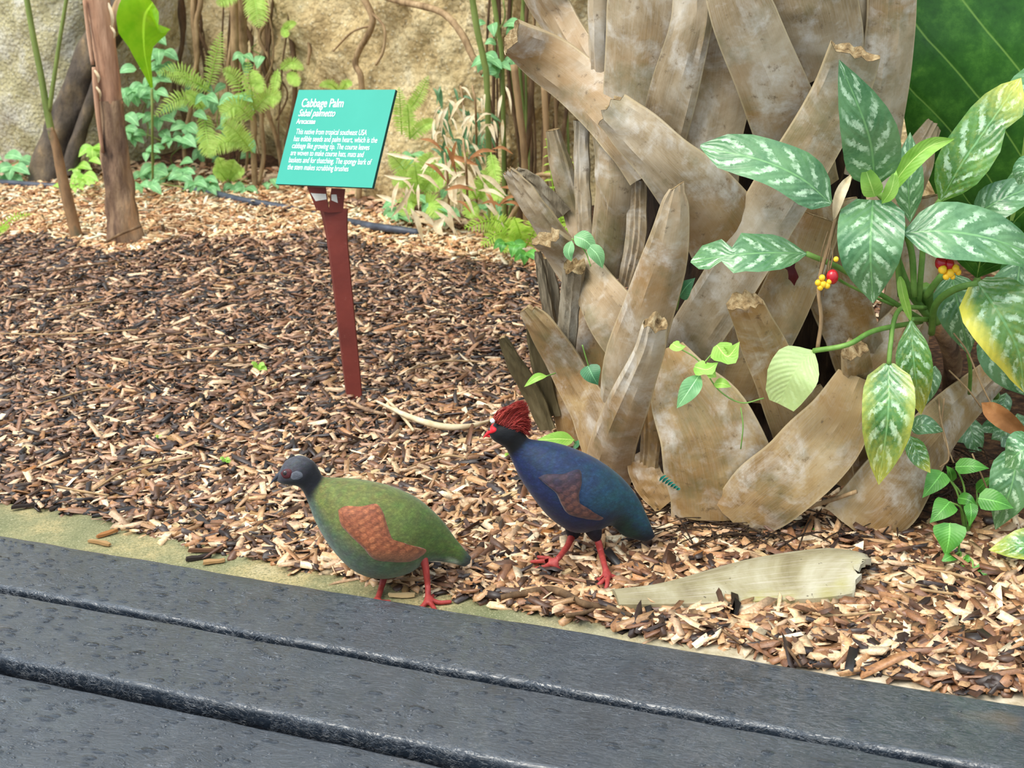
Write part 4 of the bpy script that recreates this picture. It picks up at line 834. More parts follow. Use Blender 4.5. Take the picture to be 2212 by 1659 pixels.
for pts, r in (([(1742, 548, 1.95), (1815, 580, 1.97), (1900, 635, 2.0), (1990, 690, 2.03)], .0038), ([(1757, 758, 1.91), (1830, 745, 1.89), (1890, 714, 1.92), (1990, 695, 2.02)], .0036), ([(1920, 787, 1.92), (1924, 740, 1.93), (1932, 690, 1.96), (1950, 665, 1.99), (2000, 665, 2.02)], .0034),
               ([(2112, 612, 1.95), (2060, 626, 1.96), (2020, 660, 1.99), (2012, 720, 2.03)], .005), ([(2000, 640, 2.0), (2030, 600, 1.98), (2060, 575, 1.99)], .005), ([(1975, 640, 2.0), (1968, 540, 1.99), (1935, 460, 1.97), (1895, 415, 1.97)], .0045), ([(1945, 640, 2.01), (1940, 560, 2.0), (1950, 500, 1.96)], .0042),
               ([(1985, 650, 2.02), (1992, 560, 2.01), (2000, 480, 2.0), (2032, 432, 1.98)], .0042), ([(2010, 690, 2.03), (1985, 690, 1.99), (1968, 690, 1.94)], .0036), ([(2010, 690, 2.04), (1960, 620, 2.02), (1925, 520, 2.0), (1905, 440, 1.96)], .006), ([(2092, 765, 2.01), (2096, 800, 2.03), (2094, 850, 2.06)], .0028), ([(2020, 700, 2.04), (2010, 660, 2.04), (1995, 620, 2.03)], .010)):
    stalk(ag, pts, r, PT)
mb = MB(); tube(mb, [Q(2012, 690, 2.04), Q(2040, 725, 2.09), Q(2058, 780, 2.15), Q(2052, 850, 2.21), Q(2046, 960, 2.24), Q(2050, 1080, 2.24)], [.009, .013, .014, .013, .012, .012], 10, 24, jit=.05); mb.build('cane', MAT['bark_low'], ag)
for pts in ([(2060, 720, 2.0), (2090, 760, 1.98), (2120, 830, 1.97), (2150, 890, 1.96)], [(2040, 860, 2.03), (2035, 930, 2.02), (2060, 1000, 2.0)], [(2050, 800, 2.03), (2090, 840, 2.0), (2120, 880, 1.99)], [(2028, 860, 2.03), (2032, 905, 1.99), (2050, 985, 1.96), (2030, 1010, 1.95)], [(2100, 980, 1.97), (2130, 1050, 1.96), (2150, 1110, 1.96)]):
    stalk(ag, pts, .0013, MAT['root'], 'aerial_root', 5)
lf(ag, 'dead_leaf', MAT['dry_brown'], [(2120, 870, 1.95), (2160, 900, 1.93), (2230, 950, 1.95)], 44, 'lance', fold=.5, label='curled brown dead leaf')
for cl, reds, yel in (((1790, 600), [(1798, 598, 15)], [(1776, 600, 7), (1767, 611, 7), (1778, 614, 8), (1787, 617, 7), (1772, 621, 7), (1791, 609, 6)]), ((2045, 575), [(2032, 568, 14), (2050, 572, 13)], [(2036, 582, 10), (2052, 590, 10), (2064, 580, 9), (2044, 597, 8), (2070, 588, 7), (2058, 598, 6)]), ((1808, 555), [], [(1806, 560, 6)])):
    for px, py, r in reds: mb = MB(); p = Q(px, py, 1.905); ball(mb, p, r/ppm(p), (.9, .9, 1.1)); mb.build('berry', MAT['berry_red'], ag)
    for px, py, r in yel: mb = MB(); p = Q(px, py, 1.9); ball(mb, p, r/ppm(p), (1, 1, 1.05), 8, 6); mb.build('berry', MAT['berry_yellow'], ag)
stalk(ag, [(1798, 595, 1.915), (1840, 620, 1.95), (1930, 660, 2.0)], .002, PT, 'fruit_stalk')
# the huge dark leaf behind it
gl = thing('giant_leaf_plant', (1.02, 2.3, 0), 'huge dark green ribbed leaf rising behind the silver-marked plant', 'plant')
P = [(2165, 560, 2.24), (2215, 330, 2.2), (2235, 60, 2.18), (2200, -260, 2.2), (2120, -520, 2.3)]
lf(gl, 'leaf', MAT['giant'], P, 560, [.1, .62, .9, 1, 1, .92, .7, .38, 0], fold=.12, wave=.03, n=40, c=16)
tb = MB(); tube(tb, [Q(2165, 562, 2.24), Vector((1.0, 2.27, .3)), Vector((1.02, 2.3, 0))], [.008, .011, .014], 9); tb.build('petiole', PT, gl)
lf(gl, 'leaf', MAT['giant'], [(2110, 600, 2.26), (2130, 480, 2.24), (2120, 340, 2.26)], 150, 'ovate', n=20, c=8)
lf(gl, 'leaf', MAT['giant'], [(2260, 760, 2.2), (2240, 620, 2.16), (2190, 500, 2.18)], 200, 'ovate', n=20, c=8)
lf(gl, 'leaf', MAT['giant'], [(2420, 700, 2.2), (2480, 450, 2.0), (2560, 160, 1.95)], 360, 'ovate', n=20, c=8)
for a in ([(2110, 602, 2.26), (2140, 700, 2.28), (2150, 860, 2.3)], [(2260, 762, 2.2), (2240, 860, 2.24), (2200, 980, 2.26)], [(2420, 702, 2.2), (2330, 900, 2.25), (2240, 1010, 2.27)]): stalk(gl, a, .006, PT)

# leafy shrub added, mostly out of view, to shade the corner right of the palm
sh = thing('added_shade_shrub', (1.12, 2.32, 0), 'dense silver-marked broad-leaved shrub added to shade the corner right of the palm', 'shrub')
bpy.context.view_layer.update()
GLB = [BVHTree.FromPolygons([c_.matrix_world @ v.co for v in c_.data.vertices], [tuple(f.vertices) for f in c_.data.polygons]) for c_ in gl.children]
def clear(mb): q = BVHTree.FromPolygons(mb.v, mb.f); return not any(q.overlap(t_) for t_ in GLB)
for k in range(130):
    b0 = Vector((random.uniform(.82, 1.5), random.uniform(2.0, 2.5), random.uniform(.28, .85))); d = Vector((random.uniform(-1, .5), random.uniform(-1, .3), random.uniform(-.7, .2))).normalized(); ln = random.uniform(.12, .2)
    if proj(b0+d*ln)[0] < 2120 or proj(b0)[0] < 2150: continue
    mb = MB(); leaf(mb, [b0, b0+d*ln*.5+Vector((0, 0, .02)), b0+d*ln], ln*.27, Vector((random.uniform(-.4, .4), -.3, 1)).normalized(), 'ovate', n=10, c=4)
    if clear(mb): mb.build('leaf', MAT['agl'], sh)
for k in range(5):
    mb = MB(); tube(mb, [Vector((1.12+random.uniform(-.15, .2), 2.32+random.uniform(-.1, .1), -.02)), Vector((1.15, 2.3, .35)), Vector((1.05+.1*k, 2.2+.05*k, .8))], .006, 6); mb.build('stem', MAT['stem_green'], sh)
for k in range(16):
    x, y = random.uniform(2060, 2230), random.uniform(840, 1060); Y = random.uniform(2.28, 2.42); a = random.uniform(.5, 2.6); s_ = random.uniform(60, 110)
    lf(sh, 'leaf', MAT['agl'], [(x, y, Y), (x+math.cos(a)*s_*.5, y+math.sin(a)*s_*.5, Y-.03), (x+math.cos(a)*s_, y+math.sin(a)*s_, Y-.03)], s_*.5, 'ovate', n=8, c=4, lean=.4)
# lobed vine on the leaf bases
def vine(name, label, leaves, stems, mat, group=None, cat='vine'):
    p0 = leaves[0][0][0]; o = thing(name, Q(*p0), label, cat, group)
    for pts, wd, pf, *ex in leaves: lf(o, 'leaf', ex[0] if ex else mat, pts, wd, pf, fold=.15, lean=.4, n=10, c=4)
    for pts, r in stems: stalk(o, pts, r, PT, 'stem', 5)
    return o
lob = [.3, .75, 1, .55, .62, .75, .42, .2, 0]
vine('lobed_vine', 'light green vine with lobed leaves climbing across the lower leaf bases', [([(1548, 745, 1.9), (1572, 770, 1.89), (1598, 738, 1.89)], 62, lob), ([(1500, 792, 1.9), (1528, 798, 1.89), (1552, 782, 1.89)], 42, lob), ([(1512, 808, 1.9), (1492, 838, 1.88), (1462, 882, 1.88)], 44, 'lance', MAT['vine']), ([(1542, 830, 1.9), (1560, 828, 1.89), (1580, 836, 1.89)], 24, 'ovate'),
      ([(1452, 742, 1.9), (1465, 750, 1.89), (1482, 748, 1.89)], 26, 'heart'), ([(1520, 790, 1.9), (1535, 805, 1.89), (1548, 815, 1.89)], 34, lob)], [([(1460, 748, 1.91), (1510, 780, 1.91), (1550, 840, 1.91), (1600, 870, 1.9), (1650, 860, 1.9)], .001), ([(1555, 745, 1.91), (1520, 785, 1.91)], .001), ([(1600, 880, 1.9), (1605, 920, 1.89), (1600, 970, 1.89)], .0009)], MAT['lime'])
vine('vine_sprig', 'dark round vine leaf in the gap between two leaf bases', [([(1270, 790, 2.03), (1280, 812, 2.02), (1292, 832, 2.02)], 46, 'heart')], [([(1258, 745, 2.03), (1265, 770, 2.03), (1272, 792, 2.03)], .001)], MAT['vine_dark'])
vine('vine_sprig', 'small light pointed leaf beside the dark old leaf bases', [([(1182, 812, 2.0), (1160, 815, 1.99), (1132, 836, 1.99)], 18, 'lance')], [([(1182, 812, 2.0), (1200, 806, 2.02)], .001)], MAT['lime'])
vine('ground_leaf', 'pale green leaf lying behind the blue bird', [([(1240, 950, 2.02), (1205, 948, 2.01), (1160, 950, 2.01)], 34, 'ovate'), ([(1238, 965, 2.02), (1245, 960, 2.01), (1250, 950, 2.01)], 16, 'ovate', MAT['vine_dark'])], [([(1240, 950, 2.02), (1250, 990, 2.04)], .001)], MAT['lime'])
vine('vine_sprig', 'dark green leaf tucked behind the tall front leaf base', [([(1468, 640, 2.03), (1482, 620, 2.02), (1502, 600, 2.02)], 40, 'heart')], [([(1468, 640, 2.03), (1462, 670, 2.05)], .001)], MAT['vine_dark'])
vine('vine_sprig', 'cluster of green leaves between the left leaf bases', [([(1240, 510, 2.15), (1265, 520, 2.14), (1290, 545, 2.14)], 40, 'ovate'), ([(1270, 530, 2.14), (1290, 550, 2.13), (1302, 580, 2.13)], 34, 'ovate'), ([(1235, 520, 2.15), (1228, 545, 2.14), (1235, 565, 2.14)], 24, 'ovate')], [([(1235, 515, 2.15), (1262, 540, 2.15), (1276, 575, 2.13)], .001)], MAT['vine'])
# dry hanging vine with a papery leaf
dv = thing('dry_hanging_vine', Q(1775, 735, 1.93), 'dry twisted brown vine with papery leaf hanging in front of the trunk', 'vine')
lf(dv, 'papery_leaf', MAT['dry'], [(1840, 375, 1.95), (1815, 420, 1.93), (1800, 480, 1.94)], 24, 'lance', fold=.6)
stalk(dv, [(1842, 372, 1.95), (1812, 450, 1.94), (1793, 520, 1.94), (1778, 570, 1.93), (1768, 625, 1.93), (1774, 690, 1.93), (1766, 752, 1.93)], .0028, MAT['root'], 'stem', 6)
for k in range(7): x = 1790+random.uniform(-12, 12); stalk(dv, [(x, 500+k*10, 1.94), (x-10+random.uniform(-8, 8), 540+k*10, 1.93), (x-18+random.uniform(-12, 12), 580+k*10, 1.94)], .0007, MAT['root'], 'rootlet', 4)
# small dark red dead leaf on the trunk
o = thing('dead_leaf', Q(1715, 600, 1.97), 'small shrivelled dark red leaf stuck on the palm trunk', 'leaf'); lf(o, 'blade', grainy('dark_red_dead_leaf', [(.3, L(60, 14, 16)), (.7, L(96, 28, 26))], 40), [(1700, 560, 1.97), (1712, 590, 1.95), (1716, 618, 1.96)], 30, lob, fold=.5)
# seedlings at the lower right
def seedling(label, base, lvs):
    o = thing('seedling', G(*base), label, 'seedling', None); g = G(*base)
    for (x0, y0, x1, y1, wd, Y) in lvs:
        lf(o, 'leaf', MAT['seedling'], [(x0, y0, Y), ((x0+x1)/2+3, (y0+y1)/2-3, Y-.012), (x1, y1, Y-.014)], wd, 'heart', fold=.12, lean=.5, n=8, c=4)
        mb = MB(); q = Q(x0, y0, Y); tube(mb, [g, g.lerp(q, .55)+Vector((.006, 0, .012)), q], [.002, .0012], 5); mb.build('stem', PT, o)
seedling('tall green seedling with broad leaves in the shade right of the palm', (2085, 1160), [(2036, 1020, 1992, 1076, 50, 1.95), (2064, 1008, 2137, 1012, 38, 1.95), (2052, 1084, 2008, 1130, 52, 1.93), (2114, 1076, 2190, 1098, 52, 1.92), (2096, 1088, 2094, 1138, 30, 1.92), (2056, 1040, 2044, 1006, 24, 1.97), (2070, 1075, 2110, 1092, 30, 1.95), (2110, 1060, 2140, 1030, 26, 1.98)])
seedling('heart-leaved green seedling beside the fallen leaf base', (2070, 1225), [(2052, 1130, 2042, 1202, 70, 1.87), (2060, 1200, 2032, 1214, 28, 1.86), (2075, 1215, 2100, 1208, 20, 1.86), (2075, 1220, 2068, 1238, 16, 1.85), (2102, 1230, 2148, 1254, 34, 1.83), (2085, 1215, 2086, 1198, 18, 1.87)])
seedling('tiny green sprout at the foot of the palm', (1745, 1158), [(1738, 1150, 1726, 1142, 12, 1.97), (1748, 1150, 1760, 1148, 14, 1.965)])
def sprout(px, py, sz, label, mat='lime'):
    g = G(px, py); o = thing('sprout', g, label, 'sprout')
    for a in (-.6, .5, 2.2):
        mb = MB(); d = Vector((math.cos(a), -.4, math.sin(a)*.6+.5)).normalized(); leaf(mb, [g+Vector((0, 0, .008)), g+d*sz*.6+Vector((0, 0, .01)), g+d*sz+Vector((0, 0, .004))], sz*.3, Vector((0, -.6, .8)), 'ovate', n=6, c=4); mb.build('leaf', MAT[mat], o)
    mb = MB(); tube(mb, [g-Vector((0, 0, .004)), g+Vector((.002, 0, .01))], .001, 5); mb.build('stem', PT, o)
sprout(558, 806, .022, 'single bright green sprout in the mulch left of the stake'); sprout(487, 1008, .013, 'tiny sprout in the mulch behind the green bird'); sprout(345, 957, .009, 'minute sprout in the mulch near the kerb'); sprout(1102, 1003, .016, 'little green sprout in front of the blue bird breast')
# teal fern-like scrap at the palm foot
o = thing('leaf_scrap', G(1440, 1055, .03), 'small teal green fern-like scrap at the palm foot', 'leaf'); 
for k in range(7): lf(o, 'leaflet', grainy('teal_scrap', [(.3, L(10, 84, 74)), (.7, L(24, 120, 100))], 30), [(1424+k*6, 1040+k*3, 1.945), (1430+k*6, 1032+k*4, 1.94), (1440+k*5, 1026+k*5, 1.94)], 6, 'lance', n=4, c=2)

# ================================================================ ON THE GROUND
# fallen leaf base in front
fb = thing('fallen_leaf_base', G(1600, 1290), 'fallen grey-green palm leaf base with ragged end lying on the chips', 'palm leaf base')
topc = [(1318, 1276, .026), (1420, 1263, .027), (1540, 1228, .024), (1640, 1203, .026), (1780, 1184, .028), (1862, 1194, .026), (1882, 1212, .024)]
botc = [(1338, 1306, .024), (1420, 1305, .022), (1540, 1302, .018), (1640, 1298, .016), (1760, 1292, .016), (1822, 1285, .016), (1846, 1280, .016)]
n, K = 40, 12; Tp, Bp = catmull(topc, n), catmull(botc, n); vs = []; uv = []
for i in range(n):
    a, b_ = G(*Tp[i]), G(*Bp[i]); t = i/(n-1)
    for k in range(K+1):
        s = k/K; p = a.lerp(b_, s); p.z += (.010+.012*t)*math.sin(math.pi*s)
        if i == n-1: p += Vector((.006*math.sin(k*2.3)+.004*math.sin(k*5.1)-.006*(k in (7, 8, 9)), 0, 0))
        vs.append(p); uv.append((s, t))
top = list(vs); bot = [p-Vector((0, 0, .008)) for p in vs]; N1 = n*(K+1)
fs = [[i*(K+1)+k, i*(K+1)+k+1, (i+1)*(K+1)+k+1, (i+1)*(K+1)+k] for i in range(n-1) for k in range(K)]
rim = [i*(K+1) for i in range(n)]+[(n-1)*(K+1)+k for k in range(1, K+1)]+[i*(K+1)+K for i in range(n-2, -1, -1)]+[k for k in range(K-1, 0, -1)]
mb = MB(); mb.add(top+bot, fs+[[N1+q for q in f][::-1] for f in fs]+[[rim[i], rim[(i+1) % len(rim)], rim[(i+1) % len(rim)]+N1, rim[i]+N1] for i in range(len(rim))], uv+uv)
t = NT('fallen_base_skin'); o = t.obj(); u = t.uv(); c = t.ramp(t.noise(o, 9, 6, .62, .5), [(.3, L(112, 100, 68)), (.45, L(146, 136, 104)), (.58, L(168, 160, 134)), (.75, L(190, 184, 166))]); c = t.mix(t.ramp(t.noise(o, 6, 4), [(.55, 0), (.66, .75)]), c, L(158, 150, 74)); st = t.noise(t.map(u, (18, 1.5, 1)), 3, 6, .65); c = t.mix(t.ramp(st, [(.5, 0), (.75, .5)]), c, L(204, 192, 182)); c = t.mix(t.ramp(t.noise(o, 140, 4), [(.27, .8), (.33, 0)]), c, L(70, 60, 44)); t.bump(st, .35, .004)
o = mb.build('shell', t.fin(c, .7, .3), fb); o.data.set_sharp_from_angle(angle=.7)
def twig(name, label, pts, r, mat, cat='twig', z=.02, group=None):
    P = [G(p[0], p[1], (p[2] if len(p) > 2 else z)) for p in pts]; mb = MB(); tube(mb, P, r, 7, max(12, len(P)*5), jit=.06); return tag(mb.build(name, mat, None, True, P[0]), label, cat, group)
twig('fallen_branch', 'crooked brown twig lying between the kerb and the fallen leaf base', [(1082, 1290), (1130, 1282), (1180, 1275), (1215, 1280, .028), (1260, 1304, .026), (1310, 1312), (1365, 1330)], [.004, .0055, .006, .005, .0045, .003], MAT['root_dark'])
twig('fallen_branch', 'thin twig fork beside the crooked twig', [(1222, 1330, .02), (1260, 1324, .02), (1285, 1315, .02)], [.003, .0028, .002], MAT['root_dark'])
twig('dry_strip', 'long curved pale strip of palm fibre by the blue bird head', [(812, 866), (880, 898, .024), (950, 920, .026), (1010, 921, .026), (1060, 908, .022)], [.002, .005, .006, .005, .002], MAT['dry'], 'strip')
twig('dry_strip', 'long pale splinter leaning on the mulch beside the stake', [(830, 858, .016), (862, 890, .016), (893, 930, .014)], [.002, .0035, .0025], MAT['dry'], 'strip')
twig('bark_strip', 'flat orange-brown bark strip at the foot of the stake', [(758, 868, .02), (790, 884, .018), (830, 895, .016)], [.003, .004, .003], MAT['bark_low'], 'strip')
STK = [((0, 645), (110, 628), (200, 615)), ((100, 668), (170, 658), (225, 650)), ((0, 720), (130, 722), (300, 712)), ((150, 757), (280, 738), (400, 718)), ((300, 770), (430, 752), (560, 742)), ((60, 880), (190, 842), (240, 838)), ((330, 802), (420, 785), (545, 782)), ((200, 1060), (280, 1015), (430, 985)), ((120, 1050), (180, 1062), (235, 1070)), ((80, 590), (180, 575), (300, 560)), ((460, 600), (560, 590), (640, 596)), ((880, 800), (960, 780), (1040, 782)), ((820, 690), (900, 676), (980, 682)), ((880, 1010), (960, 985), (1010, 990)), ((1420, 1110), (1500, 1135), (1580, 1160)), ((1460, 1320), (1540, 1350), (1600, 1390)), ((1700, 1310), (1790, 1330), (1900, 1322)), ((1880, 1250), (2000, 1275), (2120, 1290)), ((1650, 1360), (1700, 1400), (1730, 1440)), ((2000, 1230), (2060, 1240), (2130, 1262))]
for i, s in enumerate(STK): twig('dry_stick', ('thin straight tan stick' if i % 3 else 'thin straight dark brown stick')+' lying flat across the wood chips', s, [.0012, .0022, .0014], MAT['stem_tan' if i % 3 else 'root_dark'], 'stick', .02, 'thin tan sticks on the mulch' if i % 3 else 'thin dark sticks on the mulch')

# ================================================================ BACKGROUND
def bgp(px, py, fwd=.1): return Q(px, py, wy(px)-fwd)
# reddish-barked tree trunk
TY = G(272, 522).y
tr = thing('young_tree', G(272, 522), 'slender tree trunk with reddish peeling bark standing in the mulch', 'tree')
def trunk(parent, name, pts, mat, seg=18, n=40, ridge=.06, Y=TY):
    P = catmull([(*Q(a, b, Y), w/2/ppm(Q(a, b, Y))) for a, b, w in pts], n); vs = []; uv = []
    for i, q in enumerate(P):
        for k in range(seg):
            a = 2*math.pi*k/seg; r = q[3]*(1+ridge*math.sin(a*5+i*.3)+ridge*.7*math.sin(a*3-i*.55)+random.uniform(-.02, .02)); vs.append(Vector(q[:3])+Vector((r*math.cos(a), r*math.sin(a), 0))); uv.append((k/seg, i/n))
    mb = MB(); mb.add(vs, [[i*seg+k, i*seg+(k+1) % seg, (i+1)*seg+(k+1) % seg, (i+1)*seg+k] for i in range(n-1) for k in range(seg)], uv); return mb.build(name, mat, parent)
trunk(tr, 'lower_trunk', [(275, 532, 84), (270, 505, 74), (262, 440, 64), (253, 380, 62), (246, 300, 54), (240, 215, 50)], MAT['bark_low'], ridge=.09)
trunk(tr, 'upper_trunk', [(241, 225, 46), (233, 150, 48), (222, 70, 50), (208, -10, 54), (190, -120, 56)], MAT['bark_red'], ridge=.05)
for a in ([(203, 145, 10), (206, 180, 14), (212, 250, 12), (222, 330, 8)], [(182, 0, 8), (192, 80, 10), (200, 140, 8)]):
    mb = MB(); tube(mb, [Q(x, y, TY-.03) for x, y, w in a], [w/2/ppm(Q(a[0][0], a[0][1], TY)) for _, _, w in a], 6); mb.build('bark_strip', MAT['bark_red'], tr)
for (x0, y0, x1, y1, wd) in ((234, 6, 241, 66, 7), (238, 55, 246, 84, 5), (203, 150, 212, 180, 6), (206, 185, 216, 215, 5)):
    mb = MB(); leaf(mb, [Q(x0, y0, TY-.035), Q((x0+x1)/2+5, (y0+y1)/2, TY-.045), Q(x1, y1, TY-.035)], wd/2/ppm(Q(x0, y0, TY)), None, 'strap', n=8, c=4); mb.build('bark_flake', MAT['dry'], tr)
for a in ([(225, 525), (262, 505), (305, 488)],): mb = MB(); tube(mb, [Q(x, y, TY-.06) for x, y in a], .004, 6); tag(mb.build('fallen_stick', MAT['root_dark'], None, True, Q(225, 525, TY-.06)), 'stick leaning against the foot of the reddish tree', 'stick')
# sapling with two green shoots
SY = G(168, 517).y; sa = thing('sapling', G(168, 517), 'thin sapling stem forking into two green shoots', 'sapling')
mb = MB(); tube(mb, [Q(x, y, SY) for x, y in ((168, 522), (152, 455), (135, 385), (122, 320), (108, 275))], [.017, .016, .0145, .012, .010], 10, 24, jit=.05); mb.build('stem', MAT['stem_brown'], sa)
mb = MB(); tube(mb, [Q(x, y, SY) for x, y in ((114, 300), (100, 230), (88, 160), (72, 80), (58, 0), (40, -100))], [.010, .009, .008, .0075, .007], 8, 24); mb.build('shoot', MAT['stem_green'], sa)
mb = MB(); tube(mb, [Q(x, y, SY) for x, y in ((106, 240), (115, 180), (127, 100), (140, 20), (158, -90))], [.007, .006, .0055, .005], 8, 20); mb.build('shoot', MAT['stem_green'], sa)
mb = MB(); tube(mb, [Q(x, y, SY) for x, y in ((358, 545), (357, 515), (351, 485))], [.005, .004, .005], 6); tag(mb.build('dead_twig', MAT['root_dark'], None, True, G(358, 545)), 'short upright dead twig beside the reddish tree', 'twig')
# dark leaning buttress trunk
BY = wy(120)-.12; lt = thing('leaning_trunk', G(115, 378), 'dark mottled trunk leaning against the grey rock face', 'tree trunk')
trunk(lt, 'trunk', [(105, 385, 100), (118, 330, 88), (140, 270, 84), (165, 200, 78), (200, 120, 84), (250, 40, 96), (310, -40, 110)], MAT['bark_dark'], 18, 40, .08, BY)
trunk(lt, 'buttress', [(150, 375, 40), (165, 310, 34), (190, 240, 30), (215, 170, 34)], MAT['bark_dark'], 12, 24, .06, BY-.06)
trunk(lt, 'pale_limb', [(232, 80, 40), (262, 40, 60), (300, -20, 80)], MAT['stem_tan'], 12, 20, .05, BY-.09)
# irrigation pipe
tp_ = [(-120, 388), (0, 396), (110, 404), (230, 408), (340, 408), (440, 416), (520, 434), (600, 448), (700, 470), (800, 490), (850, 497), (905, 505)]
P = [G(x, y-2, z_) for (x, y), z_ in zip(tp_, (.02, .022, .022, .012, .004, .016, .022, .016, .002, .018, .022, .014))]; mb = MB(); tube(mb, P, .0105, 10, 80); tag(mb.build('irrigation_pipe', MAT['pipe'], None, True, P[0]), 'black plastic irrigation pipe lying along the back of the mulch', 'pipe')
# roots hanging down the rock
def root(pts, r, label, mat='root', fwd=.03):
    P = [bgp(x, y, fwd) for x, y in pts]; mb = MB(); tube(mb, P, r, 7, len(P)*6, jit=.08); return tag(mb.build('hanging_root', MAT[mat], None, True, P[-1]), label, 'root')
root([(765, -40), (802, 30), (800, 65), (775, 110), (768, 140), (780, 170), (782, 260), (775, 440)], .009, 'crooked root running down the bare ochre rock behind the sign', fwd=.06)
root([(790, -20), (860, 2), (950, 25), (995, 70), (1020, 120), (1045, 160)], .009, 'long root arching over the top of the ochre rock', fwd=.07)
root([(800, 25), (830, 60), (828, 110), (812, 140)], .004, 'thin side root branching on the ochre rock', fwd=.06)
root([(800, 55), (760, 70), (720, 110)], .003, 'faint slanting rootlet on the ochre rock', fwd=.06)
root([(615, 30), (650, 60), (668, 100), (665, 140)], .005, 'bent root at the edge of the ochre rock', fwd=.07)
GR = 'roots hanging in the rock recess'
for k in range(26):
    x = random.uniform(385, 640); pts = [(x+random.uniform(-8, 8), -40)]; 
    yb = random.choice([180, 260, 395, 400]); m_ = 5
    for i in range(1, m_+1): pts.append((x+random.uniform(-16, 16)+i*random.uniform(-2, 3), lerp(-40, yb, i/m_)))
    r = random.choice([.003, .004, .006, .009]); rm = random.choice(['root', 'root_dark', 'root_dark']); o = root(pts, [r, r*.9, r*.7], ('stout ' if r > .005 else 'thin ')+('pale' if rm == 'root' else 'dark brown')+' aerial root hanging among the ferns in the rock recess', rm, -.2+.011*k if x < 555 else .04+.004*k); o['group'] = GR
root([(505, -30), (508, 90), (506, 160), (512, 220), (545, 250), (548, 330), (552, 420)], [.012, .011, .010, .009], 'thick pale root dropping to the ground by the sign', fwd=.16)
root([(575, 190), (565, 260), (570, 330), (560, 395)], [.006, .007, .006], 'pale root beside the thick root by the sign', fwd=.16)
root([(525, -20), (522, 60), (528, 120)], [.02, .018, .012], 'pale peeling stub of root above the ferns', fwd=.1)
# ferns
def frond(parent, pts, wpx, mat, k=20, droop=.25):
    P3 = [Q(*p) for p in pts]; n = k*2+2; P = [Vector(p) for p in catmull(P3, n)]; mb = MB(); tube(mb, P3, [.002, .0016, .0008], 4, 12)
    hw = wpx/2/ppm(P[n//2])
    for i in range(3, n, 2):
        t = i/(n-1); T = (P[min(i+1, n-1)]-P[i-1]).normalized(); V = (CP-P[i]).normalized(); S = T.cross(V).normalized()
        L_ = hw*math.sin(math.pi*min(1, (t*.86+.12)))**.7
        for sg in (-1, 1):
            d = (S*sg+T*.42+Vector((0, random.uniform(-.25, .25), -droop*random.uniform(.5, 1.4)))).normalized(); tip = P[i]+d*L_; m_ = P[i]+d*L_*.5+Vector((0, 0, L_*.08)); pw = L_*.085+.0008
            W = d.cross(V).normalized()*pw; W2 = W*.9
            mb.add([P[i]-W*.6, P[i]+W*.6, m_+W2, m_-W2, tip], [[0, 1, 2, 3], [3, 2, 4]], [(.2, 0), (.8, 0), (.8, .5), (.2, .5), (.5, 1)])
    return mb.build('frond', mat, parent, False)
def fern(label, base, fr, mat):
    p = bgp(base[0], base[1], base[2]); o = thing('fern', p, label, 'fern')
    for (x0, y0, x1, y1, wd, arch, *ex) in fr:
        Y = wy(x0)-base[2]; mx, my = (x0+x1)/2, (y0+y1)/2-arch; frond(o, [(x0, y0, Y), (mx, my, Y-.06), (x1, y1, Y-.09)], wd, ex[0] if ex else mat)
    return o
Fm, Fb = MAT['fern'], MAT['fern_bright']
fern('light green fern arching out of the rock in the recess', (440, 240, .16), [(450, 200, 340, 158, 42, 26), (455, 195, 360, 165, 40, 8), (450, 190, 478, 70, 44, 0), (445, 230, 335, 250, 48, 28), (440, 240, 400, 200, 34, 10), (440, 240, 455, 340, 60, -10), (470, 230, 520, 262, 40, 10)], Fm)
fern('fern with arching fronds left of the sign', (540, 300, .2), [(545, 260, 482, 150, 50, 30), (545, 260, 478, 250, 58, 26), (548, 240, 605, 215, 60, 18), (550, 240, 535, 130, 40, -5), (545, 300, 450, 330, 60, 14), (545, 330, 480, 260, 56, 8), (540, 320, 470, 312, 36, 12), (545, 150, 565, 200, 40, 0)], Fm)
fern('hanging fern tip above the thick roots', (545, -40, .18), [(545, -40, 560, 58, 70, 0), (520, -30, 470, 10, 50, 0), (580, -60, 620, -10, 50, 0)], Fm)
fern('small fern with divided leaflets on the rock edge', (610, 150, .14), [(600, 150, 590, 205, 30, 0), (605, 150, 655, 150, 34, 14), (620, 160, 645, 185, 36, 4), (608, 70, 640, 50, 24, 6), (610, 60, 620, 80, 24, 0)], Fm)
fern('low fern at the foot of the rock recess', (490, 385, .2), [(490, 390, 470, 340, 40, 4), (495, 390, 505, 345, 46, 4), (490, 392, 460, 372, 36, 10), (495, 392, 528, 372, 36, 10)], Fm)
fern('fern peeking over the top of the sign', (735, 190, .12), [(735, 200, 690, 186, 26, 12), (735, 200, 760, 184, 26, 12)], Fm)
fern('bright fern standing beside the sign edge', (870, 260, .12), [(868, 290, 862, 190, 44, 0), (880, 240, 925, 165, 40, -8), (885, 300, 880, 225, 40, 4), (885, 300, 940, 262, 40, 8)], Fm)
fern('spreading fern below the dry bamboo leaves', (900, 410, .18), [(900, 410, 840, 330, 56, 8), (905, 410, 930, 330, 60, 6), (900, 415, 850, 400, 50, 22), (910, 415, 960, 400, 60, 18), (905, 415, 895, 350, 50, 0), (900, 440, 870, 465, 60, 16), (915, 420, 1010, 330, 50, 8), (920, 440, 945, 470, 60, 14)], Fm)
